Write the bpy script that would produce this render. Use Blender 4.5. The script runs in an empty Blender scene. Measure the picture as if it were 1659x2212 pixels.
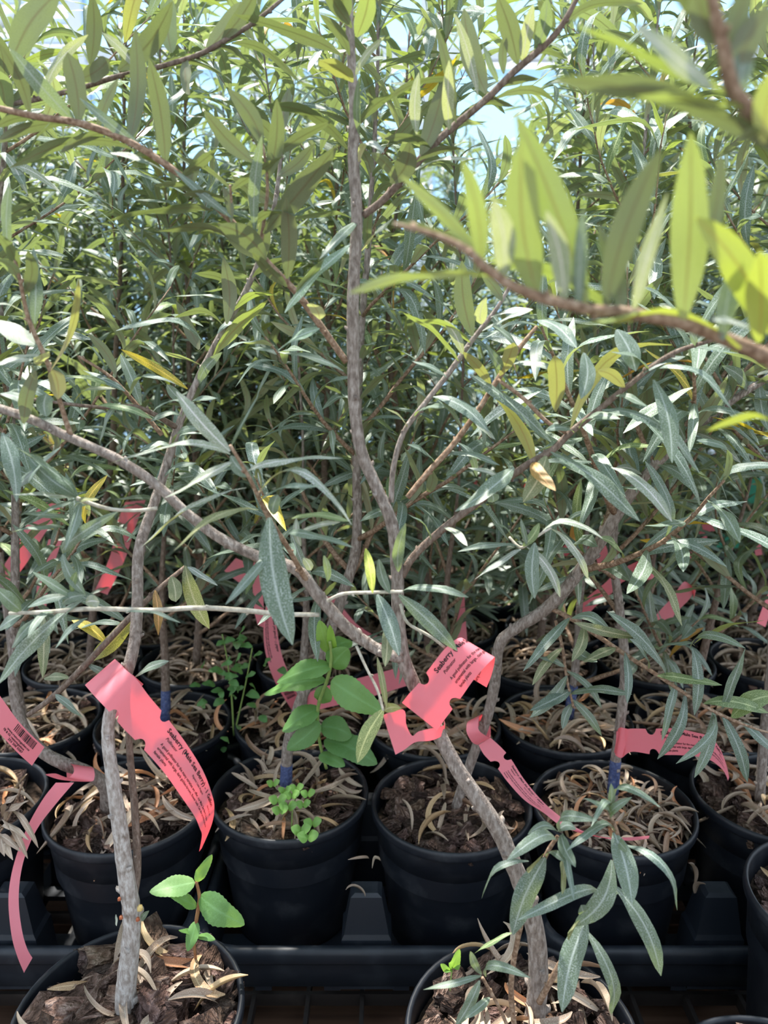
import bpy, bmesh, math, random
from mathutils import Vector, Matrix, noise

# ------------------------------------------------------------------ camera, sky, sun, exposure
SC = bpy.context.scene
COL = SC.collection
FPX = 1660.0                      # focal length in pixels of the 1659 x 2212 frame
PITCH = math.radians(14.0)
CAM = Vector((0, 0, 0.655))
FWD = Vector((0, math.cos(PITCH), -math.sin(PITCH)))
UPV = Vector((0, math.sin(PITCH), math.cos(PITCH)))

cd = bpy.data.cameras.new('camera')
cam = bpy.data.objects.new('camera', cd)
COL.objects.link(cam)
cam.location = CAM
cam.rotation_euler = (math.pi / 2 - PITCH, 0, 0)
cd.sensor_fit = 'VERTICAL'
cd.sensor_height = 9.15
cd.sensor_width = 9.15 * 0.75
cd.lens = 9.15 * FPX / 2212.0
cd.clip_start = 0.01
cd.dof.use_dof = True
cd.dof.focus_distance = 0.60
cd.dof.aperture_fstop = 2.2
SC.camera = cam

W = bpy.data.worlds.new('sky')
SC.world = W
W.use_nodes = True
nt = W.node_tree
nt.nodes.clear()
o_ = nt.nodes.new('ShaderNodeOutputWorld')
b_ = nt.nodes.new('ShaderNodeBackground')
tc_ = nt.nodes.new('ShaderNodeTexCoord')
sx_ = nt.nodes.new('ShaderNodeSeparateXYZ')
rp_ = nt.nodes.new('ShaderNodeValToRGB')
rp_.color_ramp.elements[0].position = 0.0
rp_.color_ramp.elements[0].color = (0.86, 0.93, 1.0, 1)
rp_.color_ramp.elements[1].position = 0.9
rp_.color_ramp.elements[1].color = (0.66, 0.82, 1.0, 1)
nt.links.new(tc_.outputs['Generated'], sx_.inputs[0])
nt.links.new(sx_.outputs['Z'], rp_.inputs[0])
nt.links.new(rp_.outputs[0], b_.inputs[0])
b_.inputs[1].default_value = 1.2
nt.links.new(b_.outputs[0], o_.inputs[0])

sd = bpy.data.lights.new('sun', 'SUN')
sd.energy = 8.5
sd.angle = math.radians(1.5)
sd.color = (1.0, 0.95, 0.86)
sun = bpy.data.objects.new('sun', sd)
COL.objects.link(sun)
sun.location = (-1, 2, 4)
sun.rotation_euler = Vector((0.17, -0.30, -1.0)).to_track_quat('-Z', 'Y').to_euler()

SC.view_settings.view_transform = 'Standard'
SC.view_settings.look = 'None'
SC.view_settings.gamma = 1.0
SC.view_settings.use_curve_mapping = False
SC.view_settings.exposure = 0.60
SC.cycles.use_denoising = True
SC.cycles.max_bounces = 6
SC.cycles.diffuse_bounces = 4
SC.cycles.transmission_bounces = 4
SC.cycles.use_adaptive_sampling = True
SC.cycles.adaptive_threshold = 0.03
SC.cycles.transparent_max_bounces = 8
SC.cycles.sample_clamp_indirect = 6.0
SC.cycles.caustics_reflective = False
SC.cycles.caustics_refractive = False

rnd = random.Random(11)
UP = Vector((0, 0, 1))


def ray(px, py):
    return FWD + Vector(((px - 829.5) / FPX, 0, 0)) + UPV * ((1106.0 - py) / FPX)


def at(px, py, Y):
    """the point at world distance Y in front of the camera that lies behind a pixel of the photograph"""
    d = ray(px, py)
    return CAM + d * (Y / d.y)


def dep(p):
    return (p - CAM).dot(FWD)


def pxof(p):
    v = p - CAM
    d = v.dot(FWD)
    return 829.5 + FPX * v.x / d, 1106 - FPX * v.dot(UPV) / d


# ------------------------------------------------------------------ materials
def new_mat(name):
    m = bpy.data.materials.new(name)
    m.use_nodes = True
    t = m.node_tree
    t.nodes.clear()
    return m, t, t.nodes.new('ShaderNodeOutputMaterial')


def N(t, kind, **kw):
    n = t.nodes.new('ShaderNode' + kind)
    for k, v in kw.items():
        setattr(n, k, v)
    return n


def mixc(t, fac, a, b, mode='MIX'):
    n = t.nodes.new('ShaderNodeMix')
    n.data_type = 'RGBA'
    n.blend_type = mode
    for i, v in ((0, fac), (6, a), (7, b)):
        if isinstance(v, bpy.types.NodeSocket):
            t.links.new(v, n.inputs[i])
        elif i == 0:
            n.inputs[0].default_value = v
        else:
            n.inputs[i].default_value = (*v, 1) if len(v) == 3 else v
    return n.outputs[2]


def math_(t, op, a, b=None, clamp=False):
    n = t.nodes.new('ShaderNodeMath')
    n.operation = op
    n.use_clamp = clamp
    for i, v in ((0, a), (1, b)):
        if v is None:
            continue
        if isinstance(v, bpy.types.NodeSocket):
            t.links.new(v, n.inputs[i])
        else:
            n.inputs[i].default_value = v
    return n.outputs[0]


def noise_(t, vec, scale, detail=2.0):
    n = t.nodes.new('ShaderNodeTexNoise')
    n.inputs['Scale'].default_value = scale
    n.inputs['Detail'].default_value = detail
    if vec is not None:
        t.links.new(vec, n.inputs['Vector'])
    return n.outputs[0]


def ramp(t, fac, stops):
    n = t.nodes.new('ShaderNodeValToRGB')
    e = n.color_ramp.elements
    while len(e) > 2:
        e.remove(e[0])
    for i, (p, c) in enumerate(stops):
        if i > 1:
            e.new(p)
        e[i].position = p
        e[i].color = (*c, 1)
    t.links.new(fac, n.inputs[0])
    return n.outputs[0]


def bsdf(t, color, rough, spec=0.5):
    n = t.nodes.new('ShaderNodeBsdfPrincipled')
    if isinstance(color, bpy.types.NodeSocket):
        t.links.new(color, n.inputs['Base Color'])
    else:
        n.inputs['Base Color'].default_value = (*color, 1)
    if isinstance(rough, bpy.types.NodeSocket):
        t.links.new(rough, n.inputs['Roughness'])
    else:
        n.inputs['Roughness'].default_value = rough
    n.inputs['Specular IOR Level'].default_value = spec
    return n


def bump(t, h, strength, dist, node):
    b = t.nodes.new('ShaderNodeBump')
    b.inputs['Strength'].default_value = strength
    b.inputs['Distance'].default_value = dist
    t.links.new(h, b.inputs['Height'])
    t.links.new(b.outputs[0], node.inputs['Normal'])


def leaf_material(name, top_a, top_b, under_a, under_b, trans, speck, tmix, rough=0.45):
    m, t, out = new_mat(name)
    uv = N(t, 'UVMap')
    sep = N(t, 'SeparateXYZ')
    t.links.new(uv.outputs[0], sep.inputs[0])
    oi = N(t, 'ObjectInfo')
    at_ = N(t, 'Attribute', attribute_name='vary')
    r = math_(t, 'FRACT', math_(t, 'ADD', oi.outputs['Random'], at_.outputs['Fac']))
    mp = N(t, 'Mapping')
    mp.inputs['Scale'].default_value = (42, 9, 1)
    cmb = N(t, 'CombineXYZ')
    t.links.new(math_(t, 'MULTIPLY', r, 17.0), cmb.inputs[0])
    t.links.new(cmb.outputs[0], mp.inputs['Location'])
    t.links.new(uv.outputs[0], mp.inputs['Vector'])
    nz = noise_(t, mp.outputs[0], 1.6, 4.0)
    spk = math_(t, 'MULTIPLY', math_(t, 'SUBTRACT', nz, 0.45), 5.0, True)
    mp2 = N(t, 'Mapping')
    mp2.inputs['Scale'].default_value = (3, 1, 1)
    t.links.new(uv.outputs[0], mp2.inputs['Vector'])
    t.links.new(cmb.outputs[0], mp2.inputs['Location'])
    broad = noise_(t, mp2.outputs[0], 1.5, 1.0)
    top = mixc(t, r, top_a, top_b)
    top = mixc(t, math_(t, 'MULTIPLY', spk, math_(t, 'MULTIPLY', broad, 1.15)), top, speck)
    rib = math_(t, 'ABSOLUTE', math_(t, 'SUBTRACT', sep.outputs[1], 0.5))
    ribm = math_(t, 'SUBTRACT', 1.0, math_(t, 'MULTIPLY', rib, 13.0), True)
    top = mixc(t, math_(t, 'MULTIPLY', ribm, 0.7), top, tuple(min(1, c * 1.2) for c in speck))
    und = mixc(t, r, under_a, under_b)
    und = mixc(t, math_(t, 'MULTIPLY', spk, 0.35), und, tuple(c * 0.72 for c in under_a))
    und = mixc(t, math_(t, 'MULTIPLY', ribm, 0.8), und, (0.30, 0.22, 0.13))
    geo = N(t, 'NewGeometry')
    colr = mixc(t, geo.outputs['Backfacing'], top, und)
    colr = mixc(t, 1.0, colr, oi.outputs['Color'], 'MULTIPLY')
    p = bsdf(t, colr, rough, 0.55)
    bump(t, nz, 0.35, 0.0006, p)
    tr = N(t, 'BsdfTranslucent')
    tcol = mixc(t, math_(t, 'MULTIPLY', ribm, 0.75), mixc(t, math_(t, 'MULTIPLY', spk, 0.3), trans, tuple(c * 0.6 for c in trans)), tuple(c * 0.35 for c in trans))
    t.links.new(mixc(t, 1.0, tcol, oi.outputs['Color'], 'MULTIPLY'), tr.inputs['Color'])
    mx = N(t, 'MixShader')
    mx.inputs[0].default_value = tmix
    t.links.new(p.outputs[0], mx.inputs[1])
    t.links.new(tr.outputs[0], mx.inputs[2])
    t.links.new(mx.outputs[0], out.inputs[0])
    return m


def simple(name, stops, scale, rough, bstr=0.4, bdist=0.001, spec=0.4, stretch=None, detail=5.0, per_object=True):
    """noise-coloured rough material in object space"""
    m, t, out = new_mat(name)
    tc = N(t, 'TexCoord')
    vec = tc.outputs['Object']
    oi = N(t, 'ObjectInfo')
    mp = N(t, 'Mapping')
    if stretch:
        mp.inputs['Scale'].default_value = stretch
    if per_object:
        cmb = N(t, 'CombineXYZ')
        t.links.new(math_(t, 'MULTIPLY', oi.outputs['Random'], 13.0), cmb.inputs[0])
        t.links.new(cmb.outputs[0], mp.inputs['Location'])
    t.links.new(vec, mp.inputs['Vector'])
    nz = noise_(t, mp.outputs[0], scale, detail)
    c = ramp(t, nz, stops)
    c = mixc(t, 1.0, c, oi.outputs['Color'], 'MULTIPLY')
    p = bsdf(t, c, rough, spec)
    if bstr:
        bump(t, nz, bstr, bdist, p)
    t.links.new(p.outputs[0], out.inputs[0])
    return m


M = {}
M['leaf'] = leaf_material('buckthorn_leaf', (0.075, 0.135, 0.108), (0.118, 0.175, 0.110), (0.30, 0.32, 0.22), (0.235, 0.275, 0.165),
                          (0.25, 0.33, 0.085), (0.50, 0.56, 0.53), 0.33, 0.36)
M['weed'] = leaf_material('weed_leaf', (0.12, 0.27, 0.07), (0.16, 0.33, 0.09), (0.22, 0.34, 0.14), (0.25, 0.38, 0.16),
                          (0.30, 0.55, 0.08), (0.20, 0.40, 0.14), 0.35)
M['dry'] = leaf_material('dry_leaf', (0.50, 0.38, 0.28), (0.25, 0.165, 0.12), (0.64, 0.54, 0.42), (0.36, 0.26, 0.195),
                         (0.42, 0.30, 0.18), (0.66, 0.58, 0.47), 0.14, 0.55)
M['twig'] = simple('young_twig', [(0.32, (0.13, 0.078, 0.05)), (0.5, (0.23, 0.15, 0.10)), (0.7, (0.36, 0.27, 0.20))], 420, 0.75, 0.5, 0.0006, 0.25, per_object=False)
M['twig_pale'] = simple('pale_twig', [(0.3, (0.28, 0.25, 0.2)), (0.55, (0.45, 0.42, 0.35)), (0.8, (0.55, 0.53, 0.48))], 260, 0.75, 0.5, 0.0006, 0.25, per_object=False)
M['stem_green'] = simple('weed_stem', [(0.3, (0.16, 0.26, 0.07)), (0.7, (0.24, 0.33, 0.10))], 200, 0.5, 0.2, 0.0004, per_object=False)
M['stem_red'] = simple('seedling_stem', [(0.3, (0.22, 0.09, 0.045)), (0.7, (0.30, 0.16, 0.07))], 200, 0.5, 0.2, 0.0004, per_object=False)
M['blue'] = simple('blue_paint', [(0.35, (0.025, 0.035, 0.10)), (0.6, (0.06, 0.085, 0.20)), (0.75, (0.2, 0.18, 0.16))], 300, 0.7, 0.4, 0.0005, per_object=False)
M['chip'] = simple('bark_chip', [(0.32, (0.07, 0.043, 0.033)), (0.5, (0.19, 0.122, 0.096)), (0.68, (0.38, 0.29, 0.25))], 3.0, 0.85, 1.0, 0.16, 0.25, (1, 2.2, 2.2))
M['soil'] = simple('potting_soil', [(0.3, (0.018, 0.012, 0.009)), (0.55, (0.05, 0.034, 0.025)), (0.8, (0.11, 0.08, 0.06))], 220, 0.95, 1.0, 0.004, 0.15)
M['bud'] = simple('bud', [(0.3, (0.30, 0.07, 0.03)), (0.7, (0.45, 0.16, 0.07))], 500, 0.5, 0.2, 0.0004, per_object=False)
M['bud_yellow'] = simple('cut_end', [(0.3, (0.42, 0.30, 0.10)), (0.7, (0.62, 0.48, 0.2))], 500, 0.6, 0.2, 0.0004, per_object=False)
M['wood'] = simple('pallet_wood', [(0.3, (0.05, 0.028, 0.018)), (0.55, (0.12, 0.066, 0.042)), (0.8, (0.2, 0.12, 0.08))], 26, 0.85, 0.5, 0.002, 0.2, (0.15, 2, 2))
M['gravel'] = simple('gravel', [(0.3, (0.06, 0.05, 0.045)), (0.55, (0.15, 0.135, 0.12)), (0.8, (0.3, 0.28, 0.26))], 60, 0.95, 1.0, 0.01, 0.2, per_object=False)
M['frame'] = simple('white_frame', [(0.3, (0.60, 0.66, 0.74)), (0.7, (0.74, 0.79, 0.86))], 6, 0.5, 0.0)
M['louver'] = simple('louver', [(0.3, (0.48, 0.58, 0.72)), (0.7, (0.62, 0.72, 0.84))], 4, 0.4, 0.0)
M['shade_cloth'] = simple('teal_plastic', [(0.3, (0.02, 0.22, 0.15)), (0.7, (0.05, 0.33, 0.22))], 30, 0.5, 0.1, per_object=False)


def bark_material(name, dark, mid, light, scale):
    m, t, out = new_mat(name)
    tc = N(t, 'TexCoord')
    mp = N(t, 'Mapping')
    mp.inputs['Scale'].default_value = (1, 1, 0.38)
    t.links.new(tc.outputs['Object'], mp.inputs['Vector'])
    fine = noise_(t, mp.outputs[0], scale, 6.0)
    blot = noise_(t, mp.outputs[0], scale * 0.22, 3.0)
    ridge = noise_(t, mp.outputs[0], scale * 2.6, 3.0)
    c = ramp(t, fine, [(0.34, dark), (0.5, mid), (0.64, light)])
    c = mixc(t, math_(t, 'MULTIPLY', math_(t, 'SUBTRACT', blot, 0.42), 2.4, True), mixc(t, 0.55, c, mid), c)
    c = mixc(t, math_(t, 'MULTIPLY', math_(t, 'SUBTRACT', 0.40, ridge), 5.0, True), c, dark)
    p = bsdf(t, c, 0.8, 0.25)
    bump(t, math_(t, 'ADD', fine, math_(t, 'MULTIPLY', ridge, 0.6)), 0.9, 0.0012, p)
    t.links.new(p.outputs[0], out.inputs[0])
    return m


M['bark_white'] = bark_material('whitish_bark', (0.15, 0.115, 0.09), (0.36, 0.325, 0.30), (0.56, 0.545, 0.53), 430)
M['bark'] = bark_material('grey_bark', (0.09, 0.066, 0.055), (0.235, 0.195, 0.17), (0.40, 0.36, 0.33), 430)
M['bark_brown'] = bark_material('brown_bark', (0.075, 0.048, 0.036), (0.165, 0.12, 0.095), (0.27, 0.22, 0.185), 480)


def plastic(name, base, dust):
    m, t, out = new_mat(name)
    tc = N(t, 'TexCoord')
    n1 = noise_(t, tc.outputs['Object'], 28, 6)
    n2 = noise_(t, tc.outputs['Object'], 400, 3)
    f = math_(t, 'MULTIPLY', math_(t, 'SUBTRACT', n1, 0.52), 2.2, True)
    f = math_(t, 'MULTIPLY', f, n2)
    c = mixc(t, f, base, dust)
    r = math_(t, 'ADD', 0.36, math_(t, 'MULTIPLY', n1, 0.25))
    p = bsdf(t, c, r, 0.45)
    bump(t, n2, 0.12, 0.0005, p)
    t.links.new(p.outputs[0], out.inputs[0])
    return m


M['pot'] = plastic('black_plastic', (0.0065, 0.009, 0.0145), (0.09, 0.095, 0.105))
M['tray'] = plastic('tray_plastic', (0.010, 0.014, 0.021), (0.085, 0.095, 0.11))
M['grid'] = plastic('grid_plastic', (0.02, 0.017, 0.016), (0.10, 0.08, 0.07))


def tag_material(name, front, back, trans, tmix):
    m, t, out = new_mat(name)
    tc = N(t, 'TexCoord')
    n = noise_(t, tc.outputs['Object'], 260, 3)
    n2 = noise_(t, tc.outputs['Object'], 1400, 2)
    c = mixc(t, math_(t, 'MULTIPLY', n, 0.6), front, back)
    p = bsdf(t, c, 0.42, 0.45)
    bump(t, n2, 0.2, 0.0002, p)
    tr = N(t, 'BsdfTranslucent')
    tr.inputs['Color'].default_value = (*trans, 1)
    mx = N(t, 'MixShader')
    mx.inputs[0].default_value = tmix
    t.links.new(p.outputs[0], mx.inputs[1])
    t.links.new(tr.outputs[0], mx.inputs[2])
    t.links.new(mx.outputs[0], out.inputs[0])
    return m


M['tag'] = tag_material('pink_vinyl', (0.90, 0.285, 0.345), (0.87, 0.245, 0.305), (1.0, 0.055, 0.06), 0.36)
mI, tI, oI = new_mat('ink')
tI.links.new(bsdf(tI, (0.012, 0.010, 0.014), 0.5, 0.3).outputs[0], oI.inputs[0])
M['ink'] = mI
mP, tP, oP = new_mat('polycarbonate')
tpn = N(tP, 'BsdfTransparent')
tpn.inputs[0].default_value = (0.70, 0.84, 0.95, 1)
tln = N(tP, 'BsdfTranslucent')
tln.inputs[0].default_value = (0.55, 0.74, 0.92, 1)
mxn = N(tP, 'MixShader')
mxn.inputs[0].default_value = 0.45
tP.links.new(tpn.outputs[0], mxn.inputs[1])
tP.links.new(tln.outputs[0], mxn.inputs[2])
tP.links.new(mxn.outputs[0], oP.inputs[0])
M['pane'] = mP


# ------------------------------------------------------------------ object helpers
def mesh_obj(name, me, parent=None, mat=None):
    o = bpy.data.objects.new(name, me)
    COL.objects.link(o)
    if parent is not None:
        o.parent = parent
    if mat is not None and not me.materials:
        me.materials.append(M[mat] if isinstance(mat, str) else mat)
    return o


def make_mesh(name, verts, faces, mat=None, smooth=True, uvs=None):
    me = bpy.data.meshes.new(name)
    me.from_pydata([tuple(v) for v in verts], [], faces)
    if uvs is not None:
        l = me.uv_layers.new(name='UVMap')
        for i, lp in enumerate(me.loops):
            l.data[i].uv = uvs[lp.vertex_index]
    if smooth and len(me.polygons):
        me.polygons.foreach_set('use_smooth', [True] * len(me.polygons))
    if mat:
        me.materials.append(M[mat])
    me.update()
    return me


def thing(name, label, cat, loc=(0, 0, 0), group=None):
    o = bpy.data.objects.new(name, None)
    COL.objects.link(o)
    o.location = loc
    o.empty_display_size = 0.02
    o['label'] = label
    o['category'] = cat
    if group:
        o['group'] = group
    return o


def tag_props(o, label, cat, group=None, kind=None):
    if label:
        o['label'] = label
    if cat:
        o['category'] = cat
    if group:
        o['group'] = group
    if kind:
        o['kind'] = kind
    return o


def box_data(x0, x1, y0, y1, z0, z1):
    v = [(x, y, z) for z in (z0, z1) for y in (y0, y1) for x in (x0, x1)]
    f = [(0, 2, 3, 1), (4, 5, 7, 6), (0, 1, 5, 4), (2, 6, 7, 3), (0, 4, 6, 2), (1, 3, 7, 5)]
    return v, f


def box_mesh(name, x0, x1, y0, y1, z0, z1, mat):
    v, f = box_data(x0, x1, y0, y1, z0, z1)
    return make_mesh(name, v, f, mat, smooth=False)


def lathe(profile, n=40):
    v, f = [], []
    for r, z in profile:
        for i in range(n):
            a = 2 * math.pi * i / n
            v.append((r * math.cos(a), r * math.sin(a), z))
    for k in range(len(profile) - 1):
        for i in range(n):
            j = (i + 1) % n
            f.append((k * n + i, k * n + j, (k + 1) * n + j, (k + 1) * n + i))
    return v, f


def catmull(pts, per=6):
    """pts: list of tuples of floats (any length); returns the resampled list"""
    out = []
    n = len(pts)
    for i in range(n - 1):
        p0 = pts[max(i - 1, 0)]
        p1 = pts[i]
        p2 = pts[i + 1]
        p3 = pts[min(i + 2, n - 1)]
        for k in range(per):
            u = k / per
            out.append(tuple(0.5 * (2 * b + (c - a) * u + (2 * a - 5 * b + 4 * c - d) * u * u + (3 * b - a - 3 * c + d) * u ** 3)
                             for a, b, c, d in zip(p0, p1, p2, p3)))
    out.append(tuple(pts[-1]))
    return out


def tube_data(path, sides=8, rough=0.06, nubs=0.0, seed=0, cap=True):
    """path: [(Vector, radius)] -> verts, faces; nubs: distance between buds"""
    rn = random.Random(seed)
    v, f = [], []
    n = len(path)
    ref = None
    frames = []
    for i in range(n):
        a = path[max(i - 1, 0)][0]
        b = path[min(i + 1, n - 1)][0]
        d = (b - a)
        d = d.normalized() if d.length > 1e-9 else Vector((0, 0, 1))
        if ref is None:
            ref = Vector((1, 0, 0)) if abs(d.x) < 0.8 else Vector((0, 1, 0))
        s = (ref - d * ref.dot(d)).normalized()
        ref = s
        q = d.cross(s)
        frames.append((d, s, q))
        for k in range(sides):
            an = 2 * math.pi * k / sides
            r = path[i][1] * (1 + rn.uniform(-rough, rough))
            v.append(path[i][0] + (s * math.cos(an) + q * math.sin(an)) * r)
    for i in range(n - 1):
        for k in range(sides):
            j = (k + 1) % sides
            f.append((i * sides + k, i * sides + j, (i + 1) * sides + j, (i + 1) * sides + k))
    if cap:
        f.append(tuple(range(sides - 1, -1, -1)))
        f.append(tuple(range((n - 1) * sides, n * sides)))
    if nubs > 0:
        acc = 0.0
        ang = rn.uniform(0, 6)
        for i in range(1, n - 1):
            acc += (path[i][0] - path[i - 1][0]).length
            if acc > nubs:
                acc = rn.uniform(-0.3, 0.2) * nubs
                ang += 2.4
                d, s, q = frames[i]
                r = path[i][1]
                o = s * math.cos(ang) + q * math.sin(ang)
                w = d.cross(o)
                h = max(0.0010, r * 0.42)
                c = path[i][0] + o * r * 0.86
                b0 = len(v)
                for (du, dw) in ((-1, -0.7), (-1, 0.7), (0.9, 0.8), (0.9, -0.8)):
                    v.append(c + d * du * h + w * dw * h)
                for (du, dw) in ((-0.2, -0.45), (-0.2, 0.45), (0.9, 0.4), (0.9, -0.4)):
                    v.append(c + o * h * 1.25 + d * (du + 0.45) * h + w * dw * h)
                for x in range(4):
                    y = (x + 1) % 4
                    f.append((b0 + x, b0 + y, b0 + 4 + y, b0 + 4 + x))
                f.append((b0 + 4, b0 + 5, b0 + 6, b0 + 7))
    return v, f


def px_path(pts, per=5):
    """[(px, py, Y, width in px)] -> [(Vector, radius)]"""
    out = []
    for x, y, Y, w in catmull([tuple(map(float, p)) for p in pts], per):
        p = at(x, y, Y)
        out.append((p, max(0.0004, w * 0.5 * dep(p) / FPX)))
    return out


# ------------------------------------------------------------------ leaf meshes (unit chord 0..1 along x, width 1 along y, bow along z)
def leaf_profile(s, kind):
    if kind == 'blunt':
        return min(1.0, (s / 0.35) ** 0.6) * min(1.0, ((1 - s) / 0.22) ** 0.5) if 0 < s < 1 else 0.0
    if kind == 'ovate':
        return math.sin(math.pi * s ** 0.8) ** 0.62 if 0 < s < 1 else 0.0
    return (1 - abs((s - 0.49) / 0.515) ** 2.3) ** 0.88 if 0 < s < 1 else 0.0


LEAF_ARCH = [-0.14, -0.05, 0.03, 0.09, 0.16, 0.24, 0.34]


def leaf_geom(arch, kind='lance', twist=0.0, side=0.0, nx=9, ny=4, wl=0.17, wavy=0.0, seed=0, tooth=0.0):
    rn = random.Random(seed)
    v, f, uv = [], [], []
    ph = rn.uniform(0, 6)
    for i in range(nx + 1):
        s = i / nx
        w = 0.5 * leaf_profile(s, kind) if 0 < i < nx else 0.02
        if tooth and 0 < i < nx:
            w *= 1 + tooth * (1 if i % 2 else -1)
        if i == 0:
            w = 0.07 if kind == 'lance' else 0.04
        z = arch * math.sin(math.pi * s ** 0.8)
        y0 = side * math.sin(math.pi * s) / wl
        tw = twist * (s - 0.3)
        for k in range(ny + 1):
            tt = 2.0 * k / ny - 1
            yy = tt * w
            zz = (abs(tt) * 0.16 - 0.14 * tt ** 4) * w * wl * 1.6 + wavy * w * wl * tt * math.sin(ph + s * 9 + tt)
            cy, sy = math.cos(tw), math.sin(tw)
            v.append((s, y0 + yy * cy - zz / wl * sy, z + zz * cy + yy * wl * sy))
            uv.append((s, 0.5 + 0.5 * tt))
    for i in range(nx):
        for k in range(ny):
            a = i * (ny + 1) + k
            f.append((a, a + ny + 1, a + ny + 2, a + 1))
    return v, f, uv


LEAVES = {}
for ai, a in enumerate(LEAF_ARCH):
    for j, (tw, sd_) in enumerate(((0.15, 0.02), (-0.5, -0.035), (0.9, 0.045))):
        v, f, uv = leaf_geom(a, 'lance', tw, sd_, wavy=0.25, seed=ai * 7 + j)
        LEAVES[('lance', ai, j)] = make_mesh('leaf', v, f, 'leaf', uvs=uv)
    v, f, uv = leaf_geom(a, 'blunt', 0.2, 0.02, wavy=0.2, seed=ai)
    LEAVES[('blunt', ai, 0)] = make_mesh('leaf', v, f, 'leaf', uvs=uv)
DRY = []
for k in range(9):
    rn = random.Random(50 + k)
    # curled strip: heading angle drifts along the length
    nx = 10
    pts = []
    p = Vector((0, 0, 0))
    yaw, pit = 0.0, rn.uniform(0.0, 0.35)
    ky, kp = rn.choice((-2.6, -1.6, -0.9, -0.4, 0.5, 1.0, 1.8, 2.8)), rn.uniform(-1.6, -0.2)
    for i in range(nx + 1):
        pts.append((p.copy(), yaw))
        p = p + Vector((math.cos(yaw) * math.cos(pit), math.sin(yaw) * math.cos(pit), math.sin(pit))) / nx
        yaw += ky / nx
        pit = max(-0.9, pit + kp / nx)
    v, f, uv = [], [], []
    fold = rn.uniform(0.5, 1.3)
    for i, (q, yw) in enumerate(pts):
        s = i / nx
        w = 0.088 * (leaf_profile(s, 'lance') if 0 < i < nx else 0.12)
        sid = Vector((-math.sin(yw), math.cos(yw), 0))
        for tt in (-1, 0, 1):
            v.append(q + sid * tt * w * (1 - 0.4 * fold) + Vector((0, 0, abs(tt) * w * fold)))
            uv.append((s, 0.5 + 0.5 * tt))
    for i in range(nx):
        for c in range(2):
            a = i * 3 + c
            f.append((a, a + 3, a + 4, a + 1))
    mn = min(q.z for q in v)
    v = [q - Vector((0.45, 0, mn)) for q in v]
    DRY.append(make_mesh('dry_leaf', v, f, 'dry', uvs=uv))
CHIPS = []
for k in range(8):
    rn = random.Random(90 + k)
    bm = bmesh.new()
    bmesh.ops.create_cube(bm, size=1.0)
    bmesh.ops.subdivide_edges(bm, edges=bm.edges[:], cuts=1, use_grid_fill=True)
    for q in bm.verts:
        q.co.x *= 1.0
        q.co.y *= rn.uniform(0.5, 0.75) if abs(q.co.x) < 0.3 else rn.uniform(0.3, 0.6)
        q.co.z *= rn.uniform(0.3, 0.5)
        q.co += Vector((rn.uniform(-0.1, 0.1), rn.uniform(-0.08, 0.08), rn.uniform(-0.05, 0.05)))
    me = bpy.data.meshes.new('bark_chip')
    bm.to_mesh(me)
    bm.free()
    me.materials.append(M['chip'])
    CHIPS.append(me)


def frame_from(base, tip, w, hint):
    X = tip - base
    L = X.length
    x = X / L
    n = hint - x * hint.dot(x)
    if n.length < 1e-4:
        n = Vector((0.3, 0.2, 1)) - x * Vector((0.3, 0.2, 1)).dot(x)
    n.normalize()
    y = n.cross(x)
    m = Matrix.Identity(4)
    for i in range(3):
        m[i][0] = x[i] * L
        m[i][1] = y[i] * w
        m[i][2] = n[i] * L
        m[i][3] = base[i]
    return m


def arch_index(a):
    return min(range(len(LEAF_ARCH)), key=lambda i: abs(LEAF_ARCH[i] - a))


def add_leaf(parent, origin, base, tip, w, hint, arch=0.09, kind='lance', color=None, name='leaf', mesh=None):
    ai = arch_index(arch)
    me = mesh or LEAVES[(kind, ai, rnd.randrange(3) if kind == 'lance' else 0)]
    o = bpy.data.objects.new(name, me)
    COL.objects.link(o)
    o.parent = parent
    o.matrix_basis = frame_from(base - origin, tip - origin, w, hint)
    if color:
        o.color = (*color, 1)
    return o


HINT = {'u': Vector((0.0, -0.50, 0.86)), 'c': Vector((0.0, -1.0, 0.25)), 'b': Vector((0.12, 1.0, 0.30)), 'v': Vector((0.1, 0.55, 0.83)),
        'U': Vector((0.0, -0.15, 1.0))}
YEL = (2.6, 1.6, 0.35)
LIME = (1.25, 1.25, 0.75)
PALE = (1.9, 1.6, 1.7)
BRN = (2.4, 1.1, 0.5)
OLV = (1.3, 1.08, 0.75)


def hero(parent, origin, lst, Y, dY=0.0):
    """lst: (base x, base y, tip x, tip y, width in px, face, bow, [colour], [kind], [Y of base, Y of tip])"""
    for e in lst:
        bx, by, tx, ty, w, face, arch = e[:7]
        col = e[7] if len(e) > 7 else None
        kind = e[8] if len(e) > 8 and e[8] else 'lance'
        yb, yt = e[9] if len(e) > 9 else (Y, Y + dY + rnd.uniform(-0.02, 0.015))
        b = at(bx, by, yb)
        t = at(tx, ty, yt)
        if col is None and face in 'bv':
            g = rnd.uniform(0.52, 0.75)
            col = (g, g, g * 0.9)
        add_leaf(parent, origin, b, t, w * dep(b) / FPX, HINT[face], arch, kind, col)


# ------------------------------------------------------------------ pots, soil and litter
POT_H, POT_R = 0.165, 0.0835


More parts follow.
